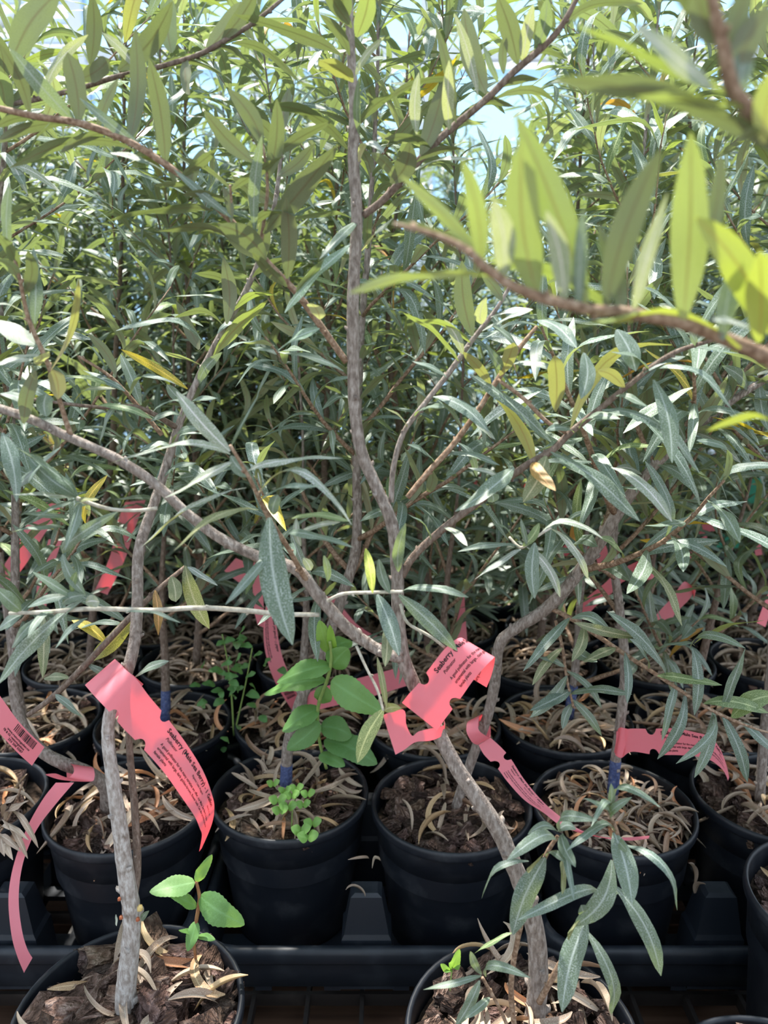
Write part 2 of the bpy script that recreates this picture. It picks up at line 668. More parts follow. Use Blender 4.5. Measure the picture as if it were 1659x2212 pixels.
def pot_meshes(h):
    prof = [(0.0005, 0.004), (0.058, 0.004), (0.0600, 0.0), (0.0632, 0.0015), (0.0640, 0.006), (0.0742, h - 0.040), (0.0746, h - 0.0385), (0.0768, h - 0.0375),
            (0.0790, h - 0.013), (0.0792, h - 0.011)]
    v, f = lathe(prof, 48)
    body = make_mesh('pot_wall', v, f, 'pot')
    inner = [(0.0792, h - 0.011), (0.0815, h - 0.0112), (0.0830, h - 0.0098), (0.0834, h - 0.0075), (0.0834, h - 0.0035), (0.0828, h - 0.0010), (0.0812, h),
             (0.0796, h - 0.0008), (0.0788, h - 0.003), (0.0778, h - 0.018), (0.0772, h - 0.028), (0.0752, h - 0.060)]
    v, f = lathe(inner, 56)
    rim = make_mesh('pot_rim', v, f, 'pot')
    return body, rim


POTM = {0.165: pot_meshes(0.165), 0.148: pot_meshes(0.148), 0.185: pot_meshes(0.185)}


def soil_mesh(seed):
    v, f = [], []
    nr, na = 7, 28
    v.append((0, 0, 0.004 + 0.006 * noise.noise(Vector((seed, 0, 0)))))
    for i in range(1, nr + 1):
        r = 0.0772 * i / nr
        for k in range(na):
            a = 2 * math.pi * k / na
            x, y = r * math.cos(a), r * math.sin(a)
            z = 0.004 * noise.noise(Vector((x * 60, y * 60, seed * 3.1))) + 0.005 * noise.noise(Vector((x * 22, y * 22, seed))) + 0.005 * (1 - (i / nr) ** 2)
            v.append((x, y, z))
    for k in range(na):
        f.append((0, 1 + k, 1 + (k + 1) % na))
    for i in range(nr - 1):
        for k in range(na):
            a = 1 + i * na
            f.append((a + k, a + na + k, a + na + (k + 1) % na, a + (k + 1) % na))
    return make_mesh('soil', v, f, 'soil')


SOILS = [soil_mesh(s + 1) for s in range(5)]
LITTER = []
for k in range(3):                                       # mixed litter for the pots too far back to pick it apart
    rn = random.Random(300 + k)
    vs, fs, uvs, mats = [], [], [], []
    for j in range(110):
        dry = rn.random() < 0.75
        src = rn.choice(DRY if dry else CHIPS)
        L = rn.uniform(0.03, 0.06) if dry else rn.uniform(0.012, 0.025)
        r, a = 0.07 * math.sqrt(rn.random()), rn.uniform(0, 6.28)
        mt = Matrix.Translation((r * math.cos(a), r * math.sin(a), rn.uniform(0.003, 0.011))) @ Matrix.Rotation(rn.uniform(0, 6.28), 4, 'Z') @ \
            Matrix.Rotation(rn.uniform(-0.3, 0.3), 4, 'X') @ Matrix.Scale(L, 4)
        b0 = len(vs)
        vs += [mt @ q.co for q in src.vertices]
        uvs += [(0.5, 0.3)] * len(src.vertices)
        for pl in src.polygons:
            fs.append(tuple(b0 + q for q in pl.vertices))
            mats.append(0 if dry else 1)
    me = make_mesh('litter', vs, fs, 'dry', uvs=uvs)
    me.materials.append(M['chip'])
    me.polygons.foreach_set('material_index', mats)
    att = me.attributes.new('vary', 'FLOAT', 'POINT')
    att.data.foreach_set('value', [rn.random() for _ in vs])
    LITTER.append(me)


def make_pot(root, h, zsoil, chips, dry, seed, chip_size=(0.012, 0.03), dry_size=(0.035, 0.065)):
    rn = random.Random(seed)
    body = mesh_obj('pot', POTM[h][0], root)
    rim = mesh_obj('rim', POTM[h][1], body)
    so = mesh_obj('soil', SOILS[seed % 5], root)
    so.location = (0, 0, zsoil)
    so.rotation_euler = (0, 0, rn.uniform(0, 6))
    for j in range(chips):
        L = chip_size[0] + (chip_size[1] - chip_size[0]) * rn.random() ** 1.7
        r, a = 0.069 * math.sqrt(rn.random()), rn.uniform(0, 6.28)
        o = bpy.data.objects.new('bark_chip', rn.choice(CHIPS))
        COL.objects.link(o)
        o.parent = so
        o.matrix_basis = Matrix.Translation((r * math.cos(a), r * math.sin(a), rn.uniform(0.005, 0.015))) @ Matrix.Rotation(rn.uniform(0, 6.28), 4, 'Z') @ \
            Matrix.Rotation(rn.uniform(-0.8, 0.8), 4, 'X') @ Matrix.Rotation(rn.uniform(-0.5, 0.5), 4, 'Y') @ Matrix.Scale(L, 4)
        g = rn.choice((0.55, 0.8, 1.0, 1.2, 1.45, 1.75, 2.1))
        o.color = (g, g * rn.uniform(0.9, 1.0), g * rn.uniform(0.85, 1.0), 1)
    for j in range(dry):
        L = rn.uniform(*dry_size)
        r, a = 0.066 * math.sqrt(rn.random()), rn.uniform(0, 6.28)
        o = bpy.data.objects.new('dry_leaf', rn.choice(DRY))
        COL.objects.link(o)
        o.parent = so
        o.matrix_basis = Matrix.Translation((r * math.cos(a), r * math.sin(a), rn.uniform(0.007, 0.017))) @ Matrix.Rotation(rn.uniform(0, 6.28), 4, 'Z') @ \
            Matrix.Rotation(rn.uniform(-1.0, 1.0), 4, 'X') @ Matrix.Rotation(rn.uniform(-0.3, 0.3), 4, 'Y') @ Matrix.Diagonal((L, L * rn.uniform(0.9, 1.5), L * rn.uniform(0.5, 1.0), 1))
        q = rn.random()
        o.color = (1, 1, 1, 1) if q < 0.7 else ((1.2, 1.08, 0.8, 1) if q < 0.85 else ((0.75, 0.6, 0.5, 1) if q < 0.94 else (1.2, 0.75, 0.5, 1)))
    return so


# ------------------------------------------------------------------ shrub generator
def grow(trunk, seed, n_branch, zmin, leaf_len=(0.050, 0.082), br_len=(0.14, 0.30), spacing=0.0098, tmin=0.16, forward=0.0, max_leaf=290, top_leaves=True, zleaf=0.0):
    """trunk: [(Vector, r)] world. Returns [(path, [leaf tuples])]; leaf tuple = base, tip, width, hint, arch"""
    rn = random.Random(seed)
    out = []
    n = len(trunk)
    cand = [i for i in range(n) if trunk[i][0].z > zmin]
    if len(cand) < 3:
        return out
    az = rn.uniform(0, 6.28)
    total = 0

    def leaves_along(path, t0, sp):
        res = []
        acc = 0.0
        a = rn.uniform(0, 6.28)
        m = len(path)
        for i in range(1, m):
            seg = (path[i][0] - path[i - 1][0])
            acc += seg.length
            d = seg.normalized()
            while acc > sp:
                acc -= sp
                u = i / (m - 1)
                if u < t0:
                    continue
                p = path[i][0] - d * acc
                a += 2.4 + rn.uniform(-0.3, 0.3)
                s = d.cross(Vector((0.31, 0.77, 0.2))).normalized()
                q = d.cross(s)
                o = s * math.cos(a) + q * math.sin(a)
                spread = rn.uniform(0.75, 1.1) * (1.0 - 0.35 * (u > 0.9))
                L = rn.uniform(*leaf_len) * (0.75 if u > 0.93 else 1.0)
                dr = (d * math.cos(spread) + o * math.sin(spread)).normalized()
                ch = (dr + Vector((0, 0, -rn.uniform(0.05, 0.55)))).normalized()
                tip = p + ch * L
                if tip.z < zleaf or p.z < zleaf:
                    continue
                hint = d * 0.8 + UP * 0.7 - o * 0.25
                res.append((p, tip, L * rn.uniform(0.12, 0.17), hint, rn.choice((0.03, 0.09, 0.09, 0.16, 0.16, 0.24, 0.34))))
        return res

    for b in range(n_branch):
        i = cand[int((b + rn.uniform(0.1, 0.9)) / n_branch * (len(cand) - 1))]
        p, r = trunk[i]
        az += 2.4 + rn.uniform(-0.5, 0.5)
        hgt = (i - cand[0]) / max(1, len(cand))
        L = rn.uniform(*br_len) * (1.0 - 0.45 * hgt)
        el = rn.uniform(0.45, 0.95)
        d = Vector((math.cos(az) * math.cos(el), math.sin(az) * math.cos(el) - forward, math.sin(el))).normalized()
        path = []
        m = 9
        q = p.copy()
        rr = min(r * 0.62, 0.0032)
        for k in range(m + 1):
            path.append((q.copy(), rr * (1 - 0.72 * k / m)))
            d = (d + Vector((rn.uniform(-0.14, 0.14), rn.uniform(-0.14, 0.14), rn.uniform(-0.03, 0.16)))).normalized()
            q = q + d * (L / m)
        lv = leaves_along(path, tmin, spacing)
        total += len(lv)
        out.append((path, lv))
        if total > max_leaf:
            break
    if top_leaves:
        k0 = int(n * 0.62)
        sub = trunk[k0:]
        if len(sub) > 3:
            out.append((None, leaves_along(sub, 0.05, spacing * 0.8)))
    return out


def build_branches(root, origin, grown, mat='twig', seed=0, color_p=0.02, trunk_obj=None):
    rn = random.Random(seed)
    for bi, (path, lv) in enumerate(grown):
        if path is None:
            par = trunk_obj
        else:
            v, f = tube_data([(p - origin, r) for p, r in path], 6, 0.05, 0.022, bi)
            par = mesh_obj('branch', make_mesh('branch', v, f, mat), root)
        for (b, t, w, h, a) in lv:
            q = rn.random()
            col = None
            if q < color_p:
                col = rn.choice((YEL, YEL, OLV, BRN))
            elif q < 0.10:
                col = LIME
            elif q < 0.28:
                col = (1.5, 1.4, 1.45)  # silvery sunlit look put into the tint of some random leaves
            add_leaf(par, origin, b, t, w, h, a, 'lance', col)


def trunk_obj(root, origin, path, mat='bark', seed=0, nubs=0.02, name='trunk', sides=10):
    v, f = tube_data([(p - origin, r) for p, r in path], sides, 0.05, nubs, seed)
    return mesh_obj(name, make_mesh(name, v, f, mat), root)


def paint_band(par, origin, path, i0, i1):
    v, f = tube_data([(p - origin, r * 1.03 + 0.0002) for p, r in path[i0:i1 + 1]], 10, 0.02)
    return mesh_obj('paint_band', make_mesh('paint_band', v, f, 'blue'), par)


def extend_trunk(path, seed, height, lean=(0, 0)):
    """carry a trunk on upwards to the given height"""
    rn = random.Random(seed)
    p, r = path[-1]
    d = (path[-1][0] - path[-2][0]).normalized()
    d = (d + UP * 0.5 + Vector((lean[0], lean[1], 0))).normalized()
    out = list(path)
    q = p.copy()
    k = 0
    r0 = r
    tot = max(0.02, height - q.z)
    while q.z < height:
        d = (d + Vector((rn.uniform(-0.05, 0.05), rn.uniform(-0.05, 0.05), 0.06))).normalized()
        q = q + d * 0.022
        u = min(1, (height - q.z) / tot)
        out.append((q.copy(), max(0.0009, r0 * (0.22 + 0.78 * u))))
    return out


def straight_trunk(x, y, z0, height, seed, r=0.006, lean=0.12):
    rn = random.Random(seed)
    q = Vector((x + rn.uniform(-0.012, 0.012), y + rn.uniform(-0.012, 0.012), z0))
    d = Vector((rn.uniform(-lean, lean), rn.uniform(-lean, lean), 1)).normalized()
    path = []
    n = int((height - z0) / 0.022)
    for k in range(n):
        path.append((q.copy(), r * (1 - 0.8 * k / n)))
        d = (d + Vector((rn.uniform(-0.06, 0.06), rn.uniform(-0.06, 0.06), 0.05))).normalized()
        q = q + d * 0.022
    return path


# ================================================================== THE PLACE
# greenhouse floor, back wall
fl = mesh_obj('floor', box_mesh('floor', -8, 8, -4, 9, -0.24, -0.16, 'gravel'))
fl['kind'] = 'structure'

wall = bpy.data.objects.new('wall_back', None)
COL.objects.link(wall)
WY = 4.6
wall.location = (0, WY, -0.16)
wall['kind'] = 'structure'
wall['label'] = 'pale blue greenhouse end wall with white posts and louvered panel'
post_me = box_mesh('post', -0.035, 0.035, -0.05, 0.05, 0.0, 3.4, 'frame')
pane_me = box_mesh('pane', -0.43, 0.43, -0.006, 0.006, 0.0, 1.0, 'pane')
rail_me = box_mesh('rail', -4.6, 4.6, -0.03, 0.03, -0.03, 0.03, 'frame')
slat_me = make_mesh('slat', *box_data(-0.43, 0.43, -0.045, 0.045, -0.005, 0.005), mat='louver', smooth=False)
px0 = -0.70                                    # the post seen at the left of the main stem
for k in range(-4, 6):
    o = mesh_obj('post', post_me, wall)
    o.location = (px0 + k * 0.93, 0, 0)
for z in (0.05, 1.1, 2.2, 3.3):
    o = mesh_obj('rail', rail_me, wall)
    o.location = (0, 0, z)
for k in range(-4, 5):
    for j, z in enumerate((0.08, 1.13, 2.23)):
        if k == -2 and j >= 1 or k == -3 and j >= 1:
            for s in range(11):
                o = mesh_obj('slat', slat_me, wall)
                o.location = (px0 + (k + 0.5) * 0.93, 0, z + 0.05 + s * 0.093)
                o.rotation_euler = (0.9, 0, 0)
        else:
            o = mesh_obj('pane', pane_me, wall)
            o.location = (px0 + (k + 0.5) * 0.93, 0, z)
v, f = tube_data([(at(-40, 66, 3.2), 0.022), (at(60, 22, 3.3), 0.022), (at(190, -45, 3.45), 0.022)], 8, 0.0)
o = make_mesh('brace', [p - wall.location for p in v], f, 'frame')
mesh_obj('brace', o, wall)

# pallet planks and the plastic grid the pots stand on
pal = thing('pallet', 'dark brown wooden pallet boards under the black plastic grid', 'pallet', (0, 1.0, -0.16))
plank_me = box_mesh('plank', -1.6, 1.6, -0.045, 0.045, 0.09, 0.112, 'wood')
for k in range(18):
    o = mesh_obj('plank', plank_me, pal)
    o.location = (0, -0.72 + k * 0.135, 0)
bl_me = box_mesh('bearer', -0.045, 0.045, -0.8, 1.7, 0.0, 0.09, 'wood')
for x in (-1.1, -0.4, 0.3, 1.0):
    o = mesh_obj('bearer', bl_me, pal)
    o.location = (x, 0, 0)
gr = thing('bench_grid', 'black plastic grid sheet that the nursery pots stand on', 'grid', (0, 1.0, -0.014))
gx = box_mesh('bar', -1.6, 1.6, -0.002, 0.002, 0.0, 0.014, 'grid')
gy = box_mesh('bar', -0.002, 0.002, -0.8, 1.75, 0.0, 0.0138, 'grid')
for k in range(48):
    o = mesh_obj('bar', gx, gr)
    o.location = (0, -0.80 + k * 0.054, 0)
for k in range(60):
    o = mesh_obj('bar', gy, gr)
    o.location = (-1.6 + k * 0.054 + 0.012, 0, 0)


# trays
def rounded_rect(x0, x1, y0, y1, r, n=5):
    pts = []
    for (cx, cy, a0) in ((x1 - r, y0 + r, -math.pi / 2), (x1 - r, y1 - r, 0), (x0 + r, y1 - r, math.pi / 2), (x0 + r, y0 + r, math.pi)):
        for k in range(n + 1):
            a = a0 + math.pi / 2 * k / n
            pts.append((cx + r * math.cos(a), cy + r * math.sin(a)))
    return pts


def tray(x0, x1, y0, y1, label, detail=True):
    cx, cy = (x0 + x1) / 2, (y0 + y1) / 2
    t = thing('plant_tray', label, 'tray', (cx, cy, 0.0), 'black moulded pot trays')
    hx, hy = (x1 - x0) / 2, (y1 - y0) / 2

    def ring(prof):
        v, f = [], []
        n = None
        for inset, z in prof:
            rr = rounded_rect(-hx + inset, hx - inset, -hy + inset, hy - inset, max(0.004, 0.045 - inset))
            n = len(rr)
            v += [(x, y, z) for x, y in rr]
        for k in range(len(prof) - 1):
            for i in range(n):
                j = (i + 1) % n
                f.append((k * n + i, k * n + j, (k + 1) * n + j, (k + 1) * n + i))
        return v, f
    v, f = ring([(0.0055, 0.072), (0.006, 0.045), (0.010, 0.024), (0.014, 0.021), (0.016, 0.024), (0.0085, 0.070)])
    mesh_obj('wall', make_mesh('wall', v, f, 'tray'), t)
    v, f = ring([(0.0055, 0.059), (0.0, 0.059), (-0.0008, 0.061), (-0.0008, 0.070), (0.0005, 0.0735), (0.0035, 0.075), (0.0075, 0.0745), (0.0095, 0.072), (0.0095, 0.068)])
    mesh_obj('lip', make_mesh('lip', v, f, 'tray'), t)
    # web floor
    v, f = [], []
    nb = 5

    def addb(*a):
        vv, ff = box_data(*a)
        b0 = len(v)
        v.extend(vv)
        f.extend([tuple(b0 + q for q in g) for g in ff])
    for k in range(1, nb):
        x = -hx + 2 * hx * k / nb
        addb(x - 0.008, x + 0.008, -hy + 0.013, hy - 0.013, 0.016, 0.022)
        y = -hy + 2 * hy * k / nb
        addb(-hx + 0.013, hx - 0.013, y - 0.008, y + 0.008, 0.0165, 0.0222)
    mesh_obj('web_floor', make_mesh('web_floor', v, f, 'tray', smooth=False), t)
    for sx in (-1, 1):
        for sy in (-1, 1):
            mesh_obj('foot', box_mesh('foot', sx * (hx - 0.045) - 0.012, sx * (hx - 0.045) + 0.012, sy * (hy - 0.045) - 0.012, sy * (hy - 0.045) + 0.012, 0.0, 0.0215, 'tray'), t)
    # moulded bumps that keep the pots apart
    if detail:
        spots = [(0, -hy + 0.030), (0, 0), (-hx + 0.03, 0), (hx - 0.03, 0)]
        for (bx, by) in spots:
            prof = [(0.027, 0.020), (0.024, 0.075), (0.0215, 0.080), (0.015, 0.118), (0.011, 0.121)]
            if abs(bx) > 0.01:
                prof = [(0.018, 0.020), (0.014, 0.07), (0.009, 0.075)]
            vv, ff = [], []
            for r, z in prof:
                vv += [(bx + sx * r, by + sy * r * 0.72, z) for sx, sy in ((-1, -1), (1, -1), (1, 1), (-1, 1))]
            for k in range(len(prof) - 1):
                for i in range(4):
                    j = (i + 1) % 4
                    ff.append((k * 4 + i, k * 4 + j, (k + 1) * 4 + j, (k + 1) * 4 + i))
            e = len(vv) - 4
            ff.append((e, e + 1, e + 2, e + 3))
            mesh_obj('divider', make_mesh('divider', vv, ff, 'tray', smooth=False), t)
    return t


TY0 = 0.606
tray(-0.186, 0.152, TY0, TY0 + 0.352, 'black moulded pot tray in the middle, its front lip between the two nearest pots')
tray(0.1545, 0.492, TY0, TY0 + 0.352, 'black moulded pot tray behind the leaning stem, under the litter-filled pots')
tray(-0.530, -0.189, TY0, TY0 + 0.352, 'black moulded pot tray under the pots at far left with the hanging pink strip')
for (a, b, w) in ((-0.186, 0.152, 'in the middle'), (0.1545, 0.492, 'to the right'), (-0.530, -0.189, 'to the left')):
    tray(a, b, TY0 + 0.356, TY0 + 0.708, 'black moulded pot tray of the third and fourth pot rows ' + w, False)
GROUND_ROWS = 0.0
TRAY_Z = 0.0222


# ------------------------------------------------------------------ potted shrubs
def potted(label, x, y, z, h, zs, chips, dry, seed, group=None, **kw):
    r = thing('potted_sea_buckthorn', label, 'potted shrub', (x, y, z), group)
    so = make_pot(r, h, zs, chips, dry, seed, **kw)
    return r, Vector((x, y, z)), so


# ---- front left: plant A
rootA, oA, soA = potted('potted shrub in the near pot at lower left, whitish forked trunk, bark chips', -0.187, 0.459, 0.0, 0.165, 0.141, 170, 34, 3,
                        'potted shrubs in the front row', chip_size=(0.013, 0.046))
tA = px_path([(272, 2205, 0.468, 50), (272, 2140, 0.468, 44), (282, 2040, 0.468, 40), (284, 1965, 0.468, 38), (272, 1890, 0.467, 36), (258, 1780, 0.466, 33), (242, 1670, 0.465, 29),
              (233, 1590, 0.465, 27), (240, 1530, 0.466, 26), (268, 1470, 0.470, 26), (290, 1390, 0.478, 26), (297, 1300, 0.488, 25), (300, 1190, 0.500, 24), (332, 1090, 0.510, 22),
              (358, 1010, 0.515, 20), (384, 925, 0.520, 17), (420, 835, 0.525, 15), (470, 735, 0.53, 14), (530, 630, 0.535, 13), (575, 520, 0.54, 11), (600, 400, 0.545, 9), (612, 270, 0.55, 6)])
trA0 = trunk_obj(rootA, oA, tA[:44], 'bark_white', 1, 0.017, sides=12)
trA = trunk_obj(rootA, oA, tA[43:], 'bark', 3, 0.017, 'upper_stem', sides=10)
t2 = px_path([(288, 1935, 0.470, 20), (296, 1880, 0.474, 18), (294, 1790, 0.478, 17), (286, 1690, 0.480, 16), (279, 1600, 0.480, 15), (276, 1500, 0.482, 13)])
trunk_obj(rootA, oA, t2, 'bark_brown', 2, 0.03, 'side_stem')
for (x, y, s, mt) in ((258, 1946, 7, 'bud'), (262, 1986, 8, 'bud'), (298, 1990, 8, 'bud'), (303, 1968, 12, 'bud_yellow')):
    p = at(x, y, 0.461)
    v, f = tube_data([(p - oA, 0.0005), (p - oA + Vector((0, 0, s * 0.0001)), s * 0.00019), (p - oA + Vector((0, 0, s * 0.0003)), s * 0.00017), (p - oA + Vector((0, -0.001, s * 0.0004)), 0.0004)], 6, 0.1)
    mesh_obj('bud', make_mesh('bud', v, f, mt), trA0)
hero(trA, oA, [(306, 1990, 322, 1967, 12, 'c', 0.03), (252, 2000, 250, 1975, 8, 'c', 0.03, PALE), (292, 1462, 365, 1428, 19, 'u', 0.03)], 0.465)
# brown branch of A rising to the upper middle
brA = px_path([(384, 925, 0.52, 13), (300, 880, 0.50, 10), (220, 880, 0.49, 8), (110, 868, 0.48, 7), (-20, 850, 0.47, 6)])
bA1 = trunk_obj(rootA, oA, brA, 'bark_brown', 4, 0.02, 'branch', 6)
brA2 = px_path([(350, 940, 0.518, 11), (300, 880, 0.515, 10), (240, 815, 0.51, 8), (170, 770, 0.50, 6)])
bA2 = trunk_obj(rootA, oA, brA2, 'twig', 4, 0.02, 'branch', 6)
brA3 = px_path([(60, 1545, 0.50, 10), (120, 1500, 0.50, 13), (190, 1430, 0.495, 14), (270, 1345, 0.49, 14), (340, 1275, 0.50, 12), (400, 1225, 0.51, 9)])
bA3 = trunk_obj(rootA, oA, brA3, 'bark_brown', 6, 0.03, 'branch', 7)
hero(bA1, oA, [(205, 880, 330, 905, 16, 'u', 0.09, LIME), (260, 870, 215, 960, 18, 'u', 0.16), (330, 890, 420, 870, 16, 'U', 0.16), (120, 870, 40, 830, 20, 'u', 0.1),
               (80, 865, 20, 900, 20, 'u', 0.16), (160, 868, 250, 840, 18, 'U', 0.16, OLV)], 0.485)
hero(bA2, oA, [(305, 875, 260, 765, 26, 'c', 0.09), (270, 845, 180, 800, 22, 'u', 0.1), (250, 815, 190, 720, 24, 'b', 0.09), (280, 855, 380, 830, 20, 'U', 0.2), (245, 835, 140, 812, 18, 'u', 0.1, LIME)], 0.505)
hero(bA3, oA, [(400, 1222, 452, 1358, 36, 'c', 0.03, OLV), (335, 1275, 342, 1372, 22, 'c', 0.09, BRN), (300, 1320, 190, 1428, 36, 'c', 0.09, (2.0, 1.5, 0.5)), (405, 1225, 470, 1265, 16, 'u', 0.09, PALE),
               (190, 1435, 260, 1480, 18, 'c', 0.1), (120, 1500, 180, 1550, 18, 'c', 0.1), (370, 1245, 380, 1300, 30, 'c', 0.05, OLV, 'blunt'), (150, 1465, 95, 1465, 22, 'u', 0.1, OLV),
               (230, 1390, 155, 1340, 24, 'u', 0.1, YEL), (270, 1350, 160, 1360, 16, 'u', 0.15), (95, 1330, 92, 1465, 26, 'c', 0.05, OLV)], 0.497)
hero(trA, oA, [(462, 768, 578, 648, 32, 'v', 0.09, LIME), (405, 840, 262, 755, 18, 'c', 0.09, YEL), (490, 700, 482, 555, 32, 'b', 0.03), (440, 740, 250, 715, 26, 'u', 0.2),
               (430, 755, 380, 650, 30, 'b', 0.1), (470, 720, 530, 700, 20, 'u', 0.2), (520, 640, 420, 590, 28, 'v', 0.15), (545, 600, 640, 560, 26, 'v', 0.15), (560, 560, 470, 480, 30, 'b', 0.1),
               (585, 480, 660, 420, 30, 'v', 0.12), (590, 440, 500, 380, 26, 'b', 0.1), (600, 380, 680, 310, 26, 'b', 0.1), (606, 330, 540, 250, 28, 'b', 0.1), (612, 280, 625, 190, 26, 'b', 0.05),
               (560, 570, 570, 470, 30, 'b', 0.05), (505, 670, 600, 640, 24, 'v', 0.2, LIME), (480, 700, 370, 690, 22, 'v', 0.2), (430, 830, 480, 760, 22, 'c', 0.1), (400, 870, 360, 830, 22, 'c', 0.1)], 0.525)
for i, (bx, by) in enumerate(((395, 900), (372, 965), (350, 1040))):
    hero(trA, oA, [(bx, by, bx + 75, by - 40, 18, 'u', 0.15), (bx, by, bx - 70, by + 10, 18, 'u', 0.15)], 0.515)

# ---- front middle: plant B
rootB, oB, soB = potted('potted shrub in the near pot right of centre, trunk leaning left under the folded tag', 0.098, 0.442, 0.0, 0.165, 0.146, 120, 60, 8,
                        'potted shrubs in the front row', chip_size=(0.012, 0.032))
tB = px_path([(1152, 2225, 0.452, 48), (1160, 2150, 0.452, 44), (1163, 2070, 0.453, 42), (1150, 1980, 0.454, 40), (1118, 1890, 0.455, 38), (1080, 1800, 0.456, 36), (1035, 1730, 0.457, 35), (985, 1655, 0.459, 33),
              (945, 1580, 0.461, 32), (905, 1500, 0.463, 31), (872, 1425, 0.465, 31), (860, 1330, 0.468, 27), (858, 1230, 0.470, 27), (846, 1130, 0.472, 27), (812, 1050, 0.474, 26), (782, 980, 0.476, 26),
              (768, 900, 0.478, 26), (763, 800, 0.480, 26), (762, 690, 0.482, 26), (765, 590, 0.484, 26), (771, 470, 0.487, 25), (764, 350, 0.490, 25), (765, 230, 0.493, 22), (758, 110, 0.496, 19), (752, -40, 0.50, 16)])
trB = trunk_obj(rootB, oB, tB, 'bark', 5, 0.016, sides=12)


def branchB(pts, mat='bark', seed=0, nubs=0.02, root=rootB, org=oB):
    return trunk_obj(root, org, px_path(pts), mat, seed, nubs, 'branch', 8)


dB = branchB([(868, 1422, 0.464, 26), (835, 1412, 0.462, 26), (792, 1388, 0.46, 27), (745, 1352, 0.458, 28), (690, 1290, 0.456, 27), (640, 1230, 0.454, 26), (560, 1203, 0.452, 25), (480, 1165, 0.45, 24),
              (405, 1110, 0.448, 23), (335, 1045, 0.446, 22), (250, 990, 0.444, 22), (150, 945, 0.442, 21), (60, 903, 0.44, 20), (-40, 870, 0.44, 19)], 'bark', 7, 0.016)
# its side twigs
tw1 = branchB([(690, 1328, 0.456, 10), (600, 1326, 0.452, 12), (520, 1318, 0.448, 12), (430, 1313, 0.444, 12), (330, 1318, 0.44, 11), (200, 1315, 0.435, 11), (100, 1322, 0.43, 10), (20, 1325, 0.43, 8)], 'twig_pale', 9, 0.018)
hero(tw1, oB, [(160, 1290, 70, 1235, 22, 'u', 0.05), (165, 1290, 60, 1312, 22, 'u', 0.1), (45, 1320, -10, 1270, 36, 'u', 0.1), (178, 1297, -6, 1480, 44, 'u', 0.03), (85, 1335, 25, 1400, 30, 'u', 0.09),
               (50, 1326, -5, 1360, 34, 'u', 0.1), (185, 1302, 215, 1300, 26, 'c', 0.03, PALE, 'blunt'), (190, 1335, 120, 1400, 14, 'u', 0.16), (270, 1322, 390, 1345, 12, 'U', 0.1), (155, 1280, 165, 1235, 16, 'c', 0.05, LIME),
               (135, 1305, 185, 1285, 24, 'c', 0.1), (120, 1322, 60, 1375, 18, 'u', 0.16)], 0.432, -0.01)
tw2 = branchB([(340, 1098, 0.447, 9), (290, 1103, 0.444, 8), (230, 1098, 0.44, 9), (165, 1076, 0.435, 9)], 'twig_pale', 10, 0.02)
hero(tw2, oB, [(165, 1072, 60, 985, 38, 'u', 0.03), (165, 1075, 30, 1068, 18, 'u', 0.05, PALE), (165, 1078, 80, 1115, 16, 'u', 0.05), (170, 1078, 213, 1080, 16, 'u', 0.05, OLV), (135, 1195, 255, 1105, 26, 'c', 0.16, None, None, (0.437, 0.42)),
               (135, 1197, 185, 1285, 24, 'c', 0.09), (175, 1085, 140, 1190, 22, 'c', 0.09), (150, 1120, 40, 1110, 20, 'u', 0.12), (140, 1140, 20, 1150, 20, 'u', 0.1)], 0.434, -0.01)
tw3 = branchB([(668, 1262, 0.455, 14), (648, 1230, 0.448, 12), (620, 1180, 0.437, 11), (580, 1118, 0.425, 11), (540, 1035, 0.41, 9), (497, 962, 0.40, 7)], 'twig', 11, 0.014)
hero(tw3, oB, [(497, 975, 380, 845, 34, 'c', 0.05, PALE), (497, 980, 234, 1003, 24, 'u', 0.14, PALE), (503, 996, 355, 1076, 28, 'u', 0.05, PALE), (535, 1018, 740, 990, 24, 'u', 0.1, PALE),
               (560, 1062, 760, 1134, 24, 'U', 0.34, PALE), (532, 1054, 305, 1182, 18, 'U', 0.1, PALE), (582, 1118, 632, 1393, 62, 'c', 0.03), (560, 1102, 375, 1190, 30, 'U', 0.16, OLV),
               (620, 1152, 762, 1182, 24, 'u', 0.1), (630, 1120, 757, 1126, 18, 'u', 0.1, LIME), (587, 1190, 487, 1306, 20, 'c', 0.1), (498, 985, 545, 1030, 30, 'c', 0.05), (590, 1112, 600, 1068, 24, 'c', 0.1, None, 'blunt'),
               (640, 1160, 735, 1128, 14, 'u', 0.1, PALE), (650, 1180, 640, 1118, 16, 'c', 0.1, PALE), (560, 1085, 690, 1050, 14, 'u', 0.1), (500, 965, 560, 850, 7, 'c', 0.09)], 0.415, -0.01)
tw4 = branchB([(705, 1300, 0.455, 8), (740, 1283, 0.45, 8), (800, 1280, 0.446, 8), (870, 1278, 0.445, 7)], 'twig_pale', 12, 0.02)
hero(tw4, oB, [(862, 1285, 988, 1406, 34, 'c', 0.05), (868, 1277, 1012, 1290, 18, 'u', 0.12), (815, 1284, 862, 1416, 36, 'c', 0.05), (818, 1208, 842, 1282, 22, 'c', 0.05), (790, 1185, 805, 1282, 21, 'c', 0.03, (2.2, 1.9, 0.4)),
               (860, 1235, 876, 1130, 25, 'c', 0.03), (835, 1350, 832, 1440, 24, 'c', 0.05, OLV), (700, 1200, 707, 1257, 17, 'c', 0.03), (655, 1205, 672, 1232, 18, 'c', 0.03, PALE, 'blunt')], 0.443, -0.005)
tw5 = branchB([(770, 1395, 0.458, 7), (790, 1440, 0.45, 6), (815, 1490, 0.445, 6), (828, 1535, 0.44, 6)], 'twig_pale', 13, 0.02)
